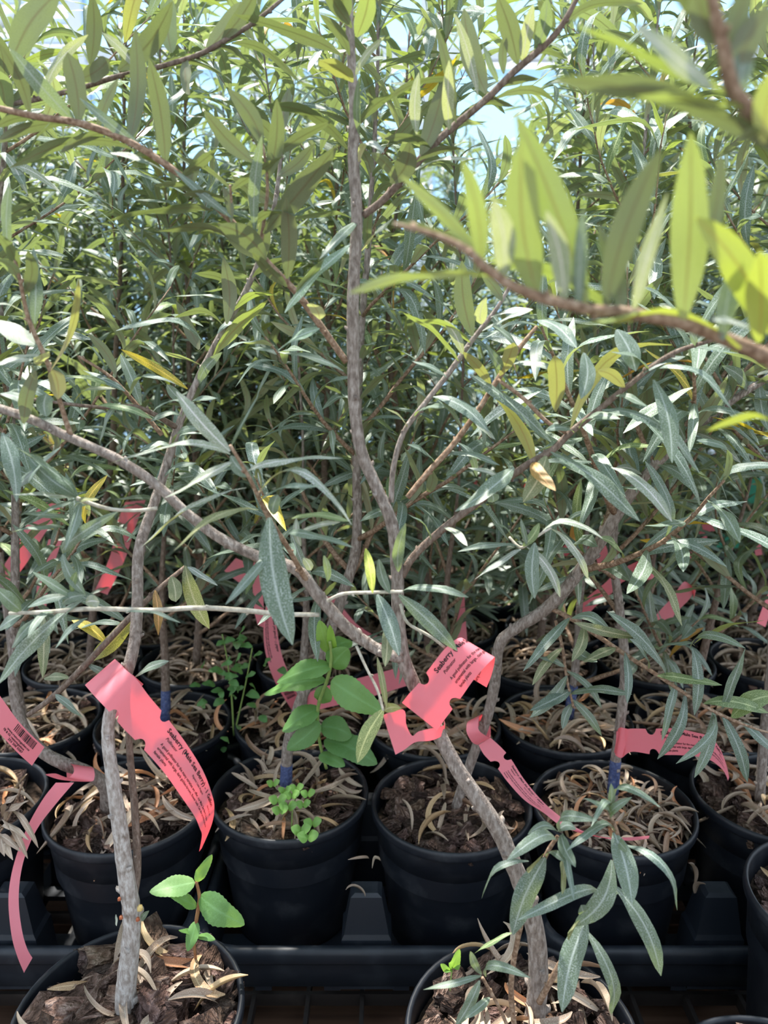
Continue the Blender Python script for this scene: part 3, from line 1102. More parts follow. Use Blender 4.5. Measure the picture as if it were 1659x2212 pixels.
hero(tw5, oB, [(828, 1532, 772, 1648, 36, 'c', 0.05, (1.7, 1.5, 0.7)), (830, 1535, 868, 1530, 22, 'c', 0.05, OLV), (815, 1420, 835, 1530, 14, 'c', 0.05, OLV)], 0.44)
tw6 = branchB([(865, 1305, 0.46, 7), (880, 1345, 0.452, 7), (930, 1375, 0.449, 7), (962, 1400, 0.452, 6)], 'twig_pale', 14, 0.02)
P1 = branchB([(155, 948, 0.442, 12), (130, 870, 0.44, 11), (105, 790, 0.437, 11), (62, 690, 0.433, 10), (40, 590, 0.43, 8), (20, 520, 0.43, 6)], 'twig', 15, 0.02)
hero(P1, oB, [(75, 700, 72, 535, 30, 'c', 0.05), (82, 747, -12, 690, 48, 'u', 0.05), (125, 862, 115, 798, 38, 'b', 0.03, OLV, 'blunt'), (50, 915, 78, 800, 34, 'b', 0.03), (50, 675, -15, 655, 24, 'u', 0.1, PALE),
              (18, 548, 20, 394, 24, 'c', 0.03), (85, 790, 90, 765, 34, 'u', 0.03, PALE, 'blunt'), (100, 785, -10, 790, 20, 'u', 0.08, PALE), (90, 770, 10, 775, 16, 'u', 0.08, PALE), (110, 800, 170, 600, 13, 'b', 0.16, OLV),
              (30, 1060, 132, 965, 36, 'u', 0.03), (5, 935, 36, 1085, 40, 'c', 0.05), (165, 1072, 33, 965, 42, 'u', 0.08), (40, 610, -10, 560, 26, 'u', 0.1), (48, 640, 60, 540, 28, 'b', 0.1), (35, 590, -15, 500, 28, 'b', 0.1),
              (70, 880, 0, 850, 22, 'u', 0.1), (100, 900, 100, 850, 36, 'c', 0.05, None, 'blunt')], 0.434, -0.01)

# long branch to the upper left
L1 = branchB([(748, 782, 0.48, 15), (690, 700, 0.475, 15), (640, 632, 0.47, 15), (582, 572, 0.466, 15), (520, 500, 0.462, 15), (440, 420, 0.458, 15), (357, 355, 0.454, 15), (270, 302, 0.45, 15), (170, 266, 0.446, 15), (80, 252, 0.44, 14),
              (-30, 228, 0.435, 13)], 'twig', 20, 0.02)
hero(L1, oB, [(65, 247, 0, 95, 30, 'b', 0.05), (162, 263, 20, 103, 34, 'c', 0.04), (170, 265, 146, 113, 44, 'b', 0.03, None, 'blunt'), (278, 305, 292, 60, 38, 'b', 0.07), (357, 355, 322, 125, 40, 'b', 0.03),
              (285, 322, 22, 362, 30, 'v', 0.13), (150, 272, -12, 310, 26, 'v', 0.1), (70, 255, -10, 275, 22, 'v', 0.1), (320, 332, 172, 212, 22, 'c', 0.05), (360, 378, 230, 330, 18, 'u', 0.1),
              (460, 455, 230, 478, 27, 'v', 0.12), (530, 530, 298, 506, 28, 'v', 0.16), (575, 562, 470, 485, 46, 'b', 0.1), (550, 505, 566, 292, 24, 'c', 0.03), (570, 505, 730, 312, 50, 'v', 0.06),
              (575, 392, 598, 213, 34, 'b', 0.03), (545, 350, 440, 238, 36, 'b', 0.06), (568, 312, 492, 192, 38, 'b', 0.06), (620, 602, 618, 426, 36, 'b', 0.03), (590, 340, 716, 262, 28, 'v', 0.1),
              (497, 408, 385, 338, 18, 'v', 0.1), (495, 415, 616, 335, 24, 'v', 0.12), (492, 438, 394, 420, 24, 'v', 0.12), (500, 470, 376, 366, 18, 'c', 0.05), (500, 480, 480, 400, 18, 'b', 0.05),
              (520, 510, 640, 468, 24, 'v', 0.2), (620, 620, 545, 545, 26, 'b', 0.06), (640, 630, 700, 560, 22, 'v', 0.1), (615, 676, 757, 527, 40, 'u', 0.05, (1.35, 1.4, 1.4)), (600, 757, 691, 710, 38, 'u', 0.05, (1.35, 1.4, 1.4)),
              (742, 802, 600, 760, 20, 'u', 0.07), (690, 690, 672, 655, 34, 'u', 0.03, PALE, 'blunt'), (410, 405, 440, 320, 26, 'b', 0.06), (430, 420, 330, 400, 22, 'v', 0.1), (390, 385, 470, 320, 24, 'v', 0.1),
              (210, 275, 255, 170, 24, 'b', 0.05), (120, 258, 60, 330, 22, 'v', 0.05), (240, 290, 130, 330, 22, 'v', 0.1)], 0.455, -0.01)
tw7 = branchB([(498, 478, 0.462, 7), (500, 440, 0.456, 6), (497, 400, 0.45, 5)], 'twig', 21, 0)
tw8 = branchB([(558, 548, 0.465, 9), (570, 480, 0.46, 8), (578, 400, 0.455, 7), (568, 310, 0.45, 5)], 'twig', 22, 0.02)
# right branch of the main stem
R1 = branchB([(784, 466, 0.488, 16), (830, 430, 0.486, 16), (880, 375, 0.483, 16), (950, 300, 0.48, 16), (1050, 215, 0.476, 15), (1110, 155, 0.473, 15), (1180, 95, 0.47, 14), (1220, 45, 0.467, 12), (1260, -30, 0.465, 10)], 'bark_brown', 24, 0.018)
hero(R1, oB, [(910, 336, 962, 170, 40, 'b', 0.04), (1050, 202, 1002, 18, 46, 'b', 0.04), (1032, 205, 981, 28, 20, 'c', 0.05, PALE), (1118, 138, 1074, -12, 42, 'b', 0.04), (1130, 132, 1152, 8, 27, 'c', 0.03, PALE),
              (1156, 110, 1182, -6, 32, 'c', 0.03), (1200, 75, 1388, 8, 18, 'v', 0.24), (992, 176, 824, 222, 18, 'v', 0.14), (845, 396, 886, 307, 46, 'b', 0.03), (880, 380, 1024, 342, 15, 'u', 0.07, PALE),
              (1062, 216, 1248, 276, 24, 'v', 0.34), (1075, 178, 1040, 90, 16, 'c', 0.1), (1088, 160, 1092, 70, 19, 'b', 0.03), (900, 290, 905, 156, 25, 'c', 0.03, PALE), (970, 280, 970, 130, 26, 'c', 0.05, PALE),
              (985, 265, 940, 50, 20, 'v', 0.05), (930, 320, 830, 300, 22, 'v', 0.1), (1010, 250, 1110, 230, 20, 'v', 0.2), (1150, 115, 1230, 130, 20, 'v', 0.2), (860, 395, 800, 330, 22, 'b', 0.08),
              (1080, 190, 1165, 170, 22, 'v', 0.15), (1200, 60, 1160, 0, 22, 'b', 0.05), (900, 350, 1000, 320, 20, 'v', 0.15), (1165, 100, 1130, 30, 22, 'b', 0.08)], 0.475, -0.01)
hero(trB, oB, [(750, 322, 568, 225, 32, 'v', 0.15), (762, 178, 690, 130, 40, 'v', 0.06, OLV, 'blunt'), (735, 118, 506, 32, 36, 'v', 0.08), (772, 270, 850, 205, 22, 'v', 0.14), (750, 40, 742, -60, 44, 'b', 0.04),
              (770, 80, 800, -30, 40, 'b', 0.05, LIME), (760, 60, 700, -40, 30, 'b', 0.08), (775, 350, 830, 330, 22, 'u', 0.2, PALE), (772, 480, 690, 560, 20, 'c', 0.12), (778, 545, 850, 470, 14, 'u', 0.05, PALE),
              (775, 290, 775, 170, 16, 'c', 0.04), (768, 170, 830, 80, 16, 'c', 0.08, PALE), (755, 120, 690, 30, 24, 'v', 0.12)], 0.488, -0.015)
# right lower branches
R2 = branchB([(868, 1245, 0.47, 17), (895, 1200, 0.47, 17), (960, 1140, 0.469, 17), (1050, 1072, 0.468, 17), (1130, 1010, 0.467, 16), (1190, 975, 0.466, 16), (1235, 932, 0.465, 15), (1300, 880, 0.463, 14), (1360, 830, 0.461, 13), (1450, 765, 0.458, 11), (1540, 735, 0.455, 8)], 'bark_brown', 26, 0.018)
hero(R2, oB, [(1110, 1010, 983, 1105, 42, 'u', 0.03), (1190, 976, 1382, 1126, 40, 'u', 0.05), (1320, 1010, 1452, 1127, 30, 'u', 0.09, PALE), (1300, 886, 1512, 1022, 36, 'u', 0.14), (1410, 796, 1592, 900, 28, 'u', 0.2),
              (1452, 745, 1232, 926, 38, 'v', 0.2, OLV), (1200, 890, 1198, 768, 34, 'b', 0.02, OLV, 'blunt'), (1412, 820, 1452, 1000, 38, 'c', 0.05), (1332, 712, 1374, 802, 44, 'c', 0.04), (1262, 762, 1255, 862, 36, 'c', 0.03),
              (1180, 985, 1130, 1085, 40, 'c', 0.08, OLV), (1250, 925, 1340, 905, 24, 'u', 0.15), (1330, 855, 1400, 880, 24, 'u', 0.15), (1480, 755, 1660, 800, 20, 'U', 0.12), (1500, 745, 1580, 700, 22, 'u', 0.1),
              (1400, 800, 1320, 760, 26, 'u', 0.1), (1380, 810, 1480, 770, 24, 'u', 0.1), (1060, 1065, 1065, 1085, 26, 'c', 0.02, None, 'blunt'), (960, 1140, 1010, 1180, 18, 'u', 0.12, PALE), (930, 1165, 880, 1110, 18, 'u', 0.1),
              (1240, 935, 1180, 930, 22, 'u', 0.1), (1350, 840, 1290, 800, 26, 'b', 0.08, OLV), (1150, 1000, 1200, 1060, 30, 'c', 0.1, BRN), (1090, 1040, 1010, 1010, 18, 'u', 0.1, PALE), (1500, 745, 1470, 690, 22, 'c', 0.08)], 0.46, -0.012)
R3 = branchB([(845, 1085, 0.473, 12), (850, 1010, 0.476, 12), (872, 935, 0.478, 12), (915, 875, 0.48, 12), (965, 812, 0.482, 12), (1020, 735, 0.484, 11), (1072, 668, 0.486, 9), (1100, 620, 0.488, 7)], 'bark', 27, 0.02)
hero(R3, oB, [(1020, 726, 998, 563, 40, 'b', 0.03), (1040, 700, 1050, 640, 30, 'c', 0.05, PALE), (1000, 765, 960, 690, 22, 'c', 0.05, PALE), (935, 857, 1056, 932, 34, 'u', 0.08), (965, 815, 890, 780, 18, 'u', 0.1),
              (880, 925, 830, 880, 18, 'u', 0.1, OLV), (895, 900, 960, 880, 16, 'u', 0.12), (1060, 685, 1150, 668, 18, 'u', 0.05, PALE), (1042, 715, 1152, 668, 18, 'u', 0.05, PALE), (1015, 740, 900, 690, 20, 'v', 0.08, LIME),
              (990, 780, 870, 675, 14, 'v', 0.1, LIME), (1085, 650, 1040, 590, 22, 'b', 0.08)], 0.478, -0.012)
R4 = branchB([(880, 1075, 0.475, 13), (925, 1020, 0.477, 13), (975, 965, 0.478, 13), (1030, 890, 0.48, 12), (1080, 812, 0.482, 12), (1120, 755, 0.484, 11), (1160, 705, 0.486, 8)], 'twig', 28, 0.02)
hero(R4, oB, [(1015, 810, 1192, 956, 36, 'u', 0.05), (1070, 860, 1157, 1012, 30, 'v', 0.1, OLV), (1160, 692, 1246, 752, 38, 'u', 0.1), (1080, 812, 1110, 740, 28, 'b', 0.04, OLV, 'blunt'), (1100, 790, 1200, 800, 18, 'u', 0.1),
              (1060, 830, 1000, 760, 22, 'b', 0.06, OLV), (960, 980, 1080, 1005, 18, 'u', 0.12), (1000, 930, 940, 860, 20, 'u', 0.1), (1120, 755, 1060, 700, 24, 'u', 0.08), (940, 1005, 880, 960, 18, 'u', 0.1),
              (1020, 905, 1070, 950, 18, 'u', 0.1, PALE), (985, 955, 1030, 1030, 20, 'u', 0.15), (1090, 800, 1050, 740, 22, 'c', 0.05)], 0.48, -0.012)
tw9 = branchB([(1075, 820, 0.478, 8), (1130, 860, 0.47, 9), (1180, 910, 0.465, 9), (1222, 935, 0.464, 8)], 'twig', 29, 0.02)
R5 = branchB([(1100, 1160, 0.468, 6), (1125, 1183, 0.462, 7), (1150, 1165, 0.458, 7), (1190, 1140, 0.455, 5)], 'twig_pale', 30, 0.0)
hero(R5, oB, [(1125, 1182, 988, 1192, 14, 'u', 0.1), (1162, 1158, 1302, 1163, 24, 'U', 0.24, PALE), (1138, 1182, 1210, 1290, 24, 'u', 0.1, PALE), (1190, 1142, 1271, 1252, 20, 'u', 0.12, PALE), (1125, 1187, 1025, 1252, 16, 'u', 0.1, PALE),
              (1155, 1172, 1155, 1293, 32, 'c', 0.03), (1130, 1180, 1165, 1130, 20, 'c', 0.05, LIME), (1108, 1165, 1060, 1130, 14, 'u', 0.1), (1140, 1180, 1125, 1120, 12, 'c', 0.05)], 0.458, -0.01)

# shoots at the foot of plant B
W1 = branchB([(1112, 2225, 0.428, 12), (1104, 2130, 0.425, 12), (1118, 2030, 0.42, 12), (1140, 1950, 0.415, 11), (1178, 1850, 0.41, 10), (1205, 1806, 0.408, 8)], 'twig', 31, 0.015)
hero(W1, oB, [(1205, 1797, 1140, 1802, 22, 'U', 0.24), (1200, 1815, 1094, 1860, 28, 'u', 0.24), (1142, 1860, 1040, 1942, 19, 'U', 0.34), (1175, 1845, 1142, 1886, 30, 'b', 0.05, OLV), (1177, 1852, 1108, 2020, 52, 'c', 0.05),
              (1210, 1797, 1292, 1774, 26, 'u', 0.2), (1212, 1803, 1243, 1873, 26, 'c', 0.05), (1180, 1850, 1220, 1862, 18, 'u', 0.15), (1222, 1852, 1214, 1932, 26, 'c', 0.05, OLV), (1205, 1795, 1245, 1790, 22, 'u', 0.2),
              (1215, 1800, 1240, 1945, 16, 'c', 0.1), (1107, 2015, 1024, 2060, 14, 'U', 0.1, LIME)], 0.408, -0.012)
W2 = branchB([(1165, 2165, 0.440, 14), (1200, 2100, 0.432, 13), (1240, 2030, 0.425, 13), (1268, 1982, 0.42, 13), (1298, 1932, 0.416, 12), (1326, 1868, 0.412, 11), (1334, 1805, 0.408, 10), (1314, 1756, 0.406, 8)], 'twig', 32, 0.014)
hero(W2, oB, [(1290, 1922, 1118, 1988, 27, 'u', 0.24), (1322, 1858, 1240, 2002, 46, 'c', 0.16), (1326, 1798, 1366, 1952, 46, 'c', 0.04), (1352, 1826, 1463, 1966, 27, 'U', 0.34), (1325, 1912, 1428, 2108, 38, 'u', 0.1),
              (1266, 1984, 1214, 2186, 54, 'c', 0.04), (1266, 2010, 1321, 2192, 33, 'u', 0.18), (1328, 1800, 1224, 1838, 21, 'U', 0.24), (1315, 1757, 1320, 1692, 15, 'c', 0.03), (1312, 1760, 1261, 1725, 22, 'u', 0.16),
              (1322, 1760, 1426, 1744, 24, 'U', 0.34), (1322, 1768, 1365, 1722, 18, 'u', 0.24), (1316, 1768, 1277, 1786, 14, 'U', 0.34), (1262, 1965, 1228, 2032, 30, 'b', 0.05, OLV), (1300, 1940, 1336, 1930, 18, 'u', 0.12),
              (1268, 1978, 1255, 1955, 22, 'c', 0.04, None, 'blunt'), (1333, 1815, 1355, 1840, 20, 'c', 0.1)], 0.408, -0.012)
W3 = branchB([(1100, 2225, 0.415, 8), (1075, 2170, 0.41, 8), (1042, 2112, 0.405, 7)], 'twig', 33, 0.015)
hero(W3, oB, [(1040, 2108, 914, 2138, 15, 'u', 0.1), (1050, 2110, 1146, 2112, 19, 'u', 0.2), (1036, 2118, 984, 2218, 25, 'c', 0.04), (1058, 2155, 1005, 2200, 18, 'u', 0.08), (1036, 2100, 1016, 2055, 17, 'c', 0.04), (1040, 2105, 1030, 2080, 10, 'c', 0.04)], 0.402, -0.01)

# ---- bottom right: plant C, its trunk rises out of the frame and its branches hang close to the camera
rootC, oC, soC = potted('potted shrub in the corner pot at lower right, its blurred branches closest to the camera', 0.258, 0.372, 0.0, 0.165, 0.144, 110, 16, 12, 'potted shrubs in the front row')
tC = [(Vector(p), r) for p, r in (((0.275, 0.365, 0.142), 0.008), ((0.285, 0.345, 0.25), 0.0075), ((0.282, 0.320, 0.40), 0.007), ((0.265, 0.295, 0.55), 0.0065), ((0.245, 0.275, 0.66), 0.006), ((0.225, 0.255, 0.78), 0.005), ((0.20, 0.245, 0.88), 0.004))]
tC = [(Vector(q[:3]), q[3]) for q in catmull([(*p, r) for p, r in tC], 5)]
trC = trunk_obj(rootC, oC, tC, 'bark', 41, 0.02)
E0 = at(1660, 772, 0.262)
F1p = px_path([(1660, 772, 0.262, 34), (1590, 742, 0.26, 32), (1480, 700, 0.258, 30), (1355, 676, 0.256, 28), (1270, 668, 0.254, 26), (1160, 640, 0.252, 24), (1090, 608, 0.25, 22), (1045, 575, 0.25, 20), (1005, 538, 0.25, 17), (930, 505, 0.25, 13), (850, 484, 0.25, 8)])
stub = [(Vector((0.27, 0.30, 0.52)), 0.0045), (Vector((0.20, 0.275, 0.585)), 0.004)]
F1p = [(Vector(q[:3]), q[3]) for q in catmull([(*p, r) for p, r in stub + [F1p[0]]], 4)][:-1] + F1p
f1 = trunk_obj(rootC, oC, F1p, 'twig', 42, 0.016, 'branch', 8)
hero(f1, oC, [(1268, 655, 1114, 245, 66, 'b', 0.06, LIME), (1160, 640, 1128, 300, 76, 'b', 0.03, LIME), (1040, 572, 998, 343, 42, 'b', 0.05, LIME), (1088, 602, 1065, 428, 50, 'c', 0.04, PALE), (1218, 655, 1180, 455, 42, 'c', 0.06, PALE),
              (1308, 664, 1428, 322, 62, 'b', 0.03), (1368, 672, 1442, 415, 34, 'c', 0.08, PALE), (1476, 694, 1492, 285, 74, 'b', 0.02, LIME), (1520, 560, 1557, 322, 42, 'b', 0.04), (1665, 720, 1502, 468, 72, 'b', 0.06, (1.6, 1.5, 0.6)),
              (1600, 752, 1218, 716, 42, 'v', 0.15, (1.6, 1.5, 0.6)), (1330, 676, 1048, 558, 40, 'v', 0.1, LIME), (1090, 610, 754, 633, 20, 'v', 0.1, LIME), (1045, 565, 864, 378, 30, 'b', 0.07, LIME), (1020, 548, 842, 482, 22, 'v', 0.1),
              (1622, 706, 1528, 690, 36, 'u', 0.05, PALE), (1640, 740, 1640, 540, 60, 'b', 0.04, (1.6, 1.5, 0.6)), (1690, 920, 1526, 932, 26, 'v', 0.14, (1.6, 1.5, 0.6)), (1560, 735, 1590, 560, 44, 'c', 0.06), (1345, 680, 1290, 480, 40, 'b', 0.08),
              (1250, 668, 1260, 450, 30, 'c', 0.06)], 0.256, -0.008)
F2p = [(Vector((0.262, 0.29, 0.57)), 0.0042), (Vector((0.20, 0.262, 0.655)), 0.0038)]
F2q = px_path([(1670, 300, 0.232, 40), (1622, 245, 0.23, 36), (1582, 190, 0.228, 33), (1566, 120, 0.226, 30), (1548, 40, 0.224, 27), (1530, -50, 0.222, 22)])
F2p = [(Vector(q[:3]), q[3]) for q in catmull([(*p, r) for p, r in F2p + [F2q[0]]], 4)][:-1] + F2q
f2 = trunk_obj(rootC, oC, F2p, 'twig', 43, 0.016, 'branch', 8)
hero(f2, oC, [(1690, 335, 1188, 168, 58, 'v', 0.08), (1575, 205, 1245, 55, 34, 'v', 0.06, LIME), (1540, 192, 1368, 48, 48, 'c', 0.05, PALE), (1612, 235, 1375, 208, 24, 'v', 0.05, LIME), (1590, 170, 1668, 10, 62, 'b', 0.05),
              (1566, 100, 1500, -40, 60, 'b', 0.05), (1600, 210, 1632, 60, 46, 'c', 0.05), (1555, 60, 1450, -30, 50, 'v', 0.08), (1560, 110, 1620, -40, 50, 'b', 0.05), (1640, 290, 1560, 330, 50, 'v', 0.06), (1650, 310, 1700, 120, 60, 'b', 0.05, (1.6, 1.5, 0.6))], 0.228, -0.006)

# ---- pot J at the right edge, plain trunk out of the frame
rootJ, oJ, soJ = potted('potted shrub at the right edge, pot standing forward of the tray', 0.392, 0.545, 0.0, 0.185, 0.162, 90, 24, 14, 'potted shrubs in the front row')
tJ = [(Vector((0.40, 0.545, 0.16)), 0.007), (Vector((0.42, 0.54, 0.35)), 0.0065), (Vector((0.43, 0.53, 0.60)), 0.0055), (Vector((0.42, 0.53, 0.85)), 0.003)]
tJ = [(Vector(q[:3]), q[3]) for q in catmull([(*p, r) for p, r in tJ], 8)]
trJ = trunk_obj(rootJ, oJ, tJ, 'bark', 44)
build_branches(rootJ, oJ, grow(tJ, 45, 5, 0.45, zleaf=0.42, br_len=(0.10, 0.2)), 'twig', 46, trunk_obj=trJ)

# ---- second row, in the trays
def row1(label, x, y, pts, seed, height, chips, dry, nb, lean=(0, 0), mat='bark', band=None, zmin=0.36, zleaf=0.33, forward=0.0, brl=(0.14, 0.28), h=0.148, z=TRAY_Z, zs=0.124, grp='potted shrubs of the first tray row', **kw):
    root, org, so = potted(label, x, y, z, h, zs, chips, dry, seed, grp, **kw)
    p = px_path(pts) if pts else straight_trunk(x, y, z + zs, 0.5, seed, 0.0065)
    p = extend_trunk(p, seed + 1, height, lean)
    t = trunk_obj(root, org, p, mat, seed, 0.018)
    if band:
        paint_band(t, org, p, *band)
    build_branches(root, org, grow(p, seed + 2, nb, zmin, forward=forward, br_len=brl, zleaf=zleaf), 'twig', seed + 3, trunk_obj=t)
    return root, org, t


rD, oD, tD = row1('potted shrub with trunk bent sharply left, behind the whitish trunk, pink strip tied on', -0.266, 0.702,
                  [(232, 1745, 0.70, 32), (228, 1700, 0.69, 30), (190, 1668, 0.675, 28), (140, 1650, 0.665, 28), (90, 1622, 0.665, 26), (50, 1570, 0.67, 24), (30, 1490, 0.68, 22), (30, 1400, 0.69, 20)], 61, 0.92, 120, 55, 14)
rE, oE, tE = row1('potted shrub with a small clover patch, behind the serrated seedling', -0.100, 0.722,
                  [(612, 1735, 0.715, 26), (618, 1680, 0.715, 25), (624, 1600, 0.715, 24), (655, 1500, 0.72, 24), (700, 1400, 0.725, 24), (735, 1300, 0.73, 24), (768, 1190, 0.735, 22), (772, 1080, 0.74, 20)], 71, 0.95, 80, 75, 14, band=(4, 7))
rF, oF, tF = row1('potted shrub in dark bark chips behind the leaning trunk, stout limb angled right', 0.070, 0.703,
                  [(985, 1745, 0.70, 22), (1005, 1680, 0.695, 22), (1030, 1610, 0.69, 22), (1052, 1550, 0.685, 23), (1068, 1480, 0.68, 24), (1078, 1395, 0.67, 25), (1110, 1360, 0.665, 24), (1180, 1315, 0.655, 27), (1240, 1250, 0.645, 27), (1300, 1165, 0.635, 27),
                   (1340, 1100, 0.63, 26), (1400, 1020, 0.625, 22), (1480, 945, 0.62, 19), (1560, 880, 0.615, 17), (1660, 815, 0.61, 15)], 81, 0.80, 170, 20, 11, lean=(0.3, 0), zmin=0.42, zleaf=0.42, chip_size=(0.011, 0.028))
rG, oG, tG = row1('potted shrub whose pot is heaped with curled tan dead leaves, pink tag on its stem', 0.237, 0.699,
                  [(1322, 1735, 0.70, 24), (1328, 1660, 0.70, 23), (1340, 1560, 0.70, 22), (1350, 1450, 0.705, 22), (1340, 1330, 0.71, 20), (1325, 1200, 0.715, 18), (1330, 1100, 0.72, 16)], 91, 0.95, 40, 260, 13, band=(2, 6), dry_size=(0.022, 0.045))
rH, oH, tH = row1('potted shrub near the right edge behind the forward pot, dark chips with tan leaves', 0.412, 0.716,
                  [(1640, 1735, 0.715, 22), (1650, 1600, 0.715, 21), (1665, 1450, 0.715, 20), (1672, 1300, 0.72, 18)], 101, 0.92, 110, 45, 13)
rI, oI2, tI2 = row1('potted shrub cut by the left edge, with hanging withered tan leaves', -0.440, 0.705,
                    [(-60, 1740, 0.70, 24), (-70, 1640, 0.69, 23), (-60, 1500, 0.66, 22), (-70, 1350, 0.64, 20), (-60, 1150, 0.62, 18), (-40, 900, 0.60, 16), (-20, 600, 0.58, 14), (10, 330, 0.55, 12)], 111, 0.80, 80, 20, 5)
# the fuzzy brown branch of that shrub, across the top left
I1 = branchB([(0, 230, 0.55, 12), (40, 222, 0.535, 11), (90, 212, 0.52, 11), (175, 190, 0.51, 11), (255, 165, 0.505, 11), (330, 148, 0.50, 11), (425, 120, 0.50, 11), (490, 85, 0.50, 11), (550, 48, 0.50, 10), (620, -10, 0.50, 8)], 'bark_brown', 47, 0.02, rI, oI2)
hero(I1, oI2, [(195, 138, 200, -12, 36, 'b', 0.03), (255, 152, 373, 3, 44, 'b', 0.06), (170, 172, 236, 128, 34, 'b', 0.03, None, 'blunt'), (370, 114, 368, -8, 44, 'b', 0.03, (0.9, 0.95, 0.8)), (325, 155, 502, 177, 24, 'v', 0.28),
               (445, 112, 522, 3, 40, 'b', 0.05), (500, 93, 652, 187, 28, 'v', 0.2), (25, 128, 128, -18, 62, 'b', 0.03, (0.8, 0.82, 0.7), None, (0.45, 0.44)), (100, 205, 190, 75, 24, 'c', 0.08, PALE), (480, 85, 560, -30, 30, 'b', 0.06),
               (400, 125, 410, 205, 30, 'b', 0.04), (300, 155, 220, 70, 20, 'c', 0.08, PALE), (540, 55, 620, 80, 22, 'v', 0.15), (270, 165, 340, 210, 18, 'v', 0.1), (460, 100, 540, 140, 20, 'v', 0.15), (140, 198, 200, 230, 18, 'v', 0.1)], 0.50, -0.01)
hero(tI2, oI2, [(10, 170, -15, 60, 40, 'b', 0.05), (15, 235, 75, 170, 26, 'b', 0.05), (0, 330, 60, 420, 20, 'u', 0.15, PALE), (0, 390, 135, 420, 22, 'u', 0.2, PALE)], 0.54, -0.01)
# withered leaves hanging at the left edge
wt = branchB([(50, 1688, 0.60, 5), (30, 1740, 0.60, 5), (5, 1790, 0.60, 5), (-30, 1830, 0.61, 5)], 'twig', 48, 0, rI, oI2)
for (a, b, c, d, w, ar) in ((18, 1748, 83, 1832, 11, 0.24), (5, 1770, 60, 1855, 12, 0.2), (0, 1790, 62, 1815, 12, 0.24), (-5, 1800, 28, 1858, 14, 0.1), (0, 1800, 10, 1850, 14, 0.1), (10, 1775, 62, 1730, 14, 0.1), (5, 1765, 40, 1715, 12, 0.1), (-10, 1805, 45, 1840, 12, 0.16)):
    add_leaf(wt, oI2, at(a, b, 0.60), at(c, d, 0.585), w * 0.72 / FPX, HINT['U'], ar, 'lance', None, 'dry_leaf', None).data = make_mesh('dry_leaf', *leaf_geom(ar, wavy=0.6, twist=0.8, seed=a + 20)[:2], 'dry', uvs=leaf_geom(ar)[2])

# limb F carries its own foliage to the right
hero(tF, oF, [(1480, 950, 1440, 860, 30, 'c', 0.05), (1420, 1005, 1500, 1060, 30, 'u', 0.1), (1560, 885, 1640, 960, 30, 'u', 0.15), (1500, 935, 1600, 1000, 26, 'u', 0.1, PALE), (1540, 900, 1500, 820, 26, 'c', 0.06),
              (1390, 1030, 1330, 1010, 22, 'u', 0.1, PALE), (1610, 845, 1560, 790, 26, 'c', 0.08), (1640, 830, 1660, 930, 30, 'c', 0.06)], 0.615, -0.02)
# drooping twig in front of the right-hand pots
G1 = branchB([(1180, 1310, 0.655, 11), (1240, 1340, 0.64, 11), (1330, 1400, 0.62, 10), (1430, 1465, 0.60, 9), (1530, 1530, 0.585, 8), (1620, 1570, 0.575, 6), (1690, 1590, 0.57, 4)], 'twig', 49, 0.02, rF, oF)
hero(G1, oF, [(1440, 1470, 1310, 1320, 30, 'u', 0.1), (1500, 1390, 1650, 1340, 24, 'v', 0.08, LIME), (1500, 1395, 1410, 1405, 20, 'U', 0.1), (1495, 1400, 1500, 1545, 24, 'c', 0.1), (1490, 1400, 1610, 1400, 22, 'u', 0.2),
              (1460, 1470, 1430, 1600, 20, 'c', 0.12), (1480, 1490, 1420, 1640, 22, 'c', 0.18), (1540, 1530, 1500, 1680, 24, 'c', 0.1), (1560, 1545, 1615, 1690, 26, 'c', 0.1), (1580, 1550, 1680, 1500, 44, 'u', 0.05, LIME),
              (1600, 1560, 1690, 1640, 26, 'u', 0.1), (1420, 1460, 1560, 1480, 26, 'u', 0.1, LIME), (1520, 1520, 1660, 1540, 30, 'u', 0.08, LIME), (1540, 1540, 1460, 1650, 18, 'c', 0.2), (1330, 1400, 1260, 1430, 22, 'u', 0.1, OLV),
              (1350, 1410, 1355, 1520, 18, 'c', 0.08), (1400, 1445, 1360, 1380, 22, 'u', 0.1), (1260, 1350, 1235, 1430, 24, 'c', 0.1, OLV), (1230, 1335, 1130, 1450, 22, 'u', 0.08), (1235, 1335, 1320, 1365, 28, 'u', 0.2),
              (1240, 1400, 1290, 1430, 34, 'u', 0.05), (1560, 1530, 1610, 1400, 24, 'c', 0.08), (1370, 1375, 1240, 1345, 22, 'c', 0.06, OLV)], 0.60, -0.02)
G2 = branchB([(1200, 1340, 0.65, 7), (1215, 1400, 0.64, 7), (1225, 1470, 0.63, 6), (1240, 1530, 0.625, 5)], 'twig', 50, 0.02, rF, oF)
hero(G2, oF, [(1225, 1460, 1145, 1550, 26, 'c', 0.06), (1235, 1490, 1145, 1535, 26, 'u', 0.05), (1235, 1520, 1215, 1575, 20, 'c', 0.04), (1230, 1500, 1365, 1500, 22, 'u', 0.12), (1235, 1510, 1300, 1590, 18, 'c', 0.1), (1220, 1440, 1165, 1420, 18, 'u', 0.1),
              (1225, 1450, 1300, 1530, 18, 'u', 0.15), (1215, 1400, 1150, 1480, 20, 'u', 0.1, OLV)], 0.63, -0.02)

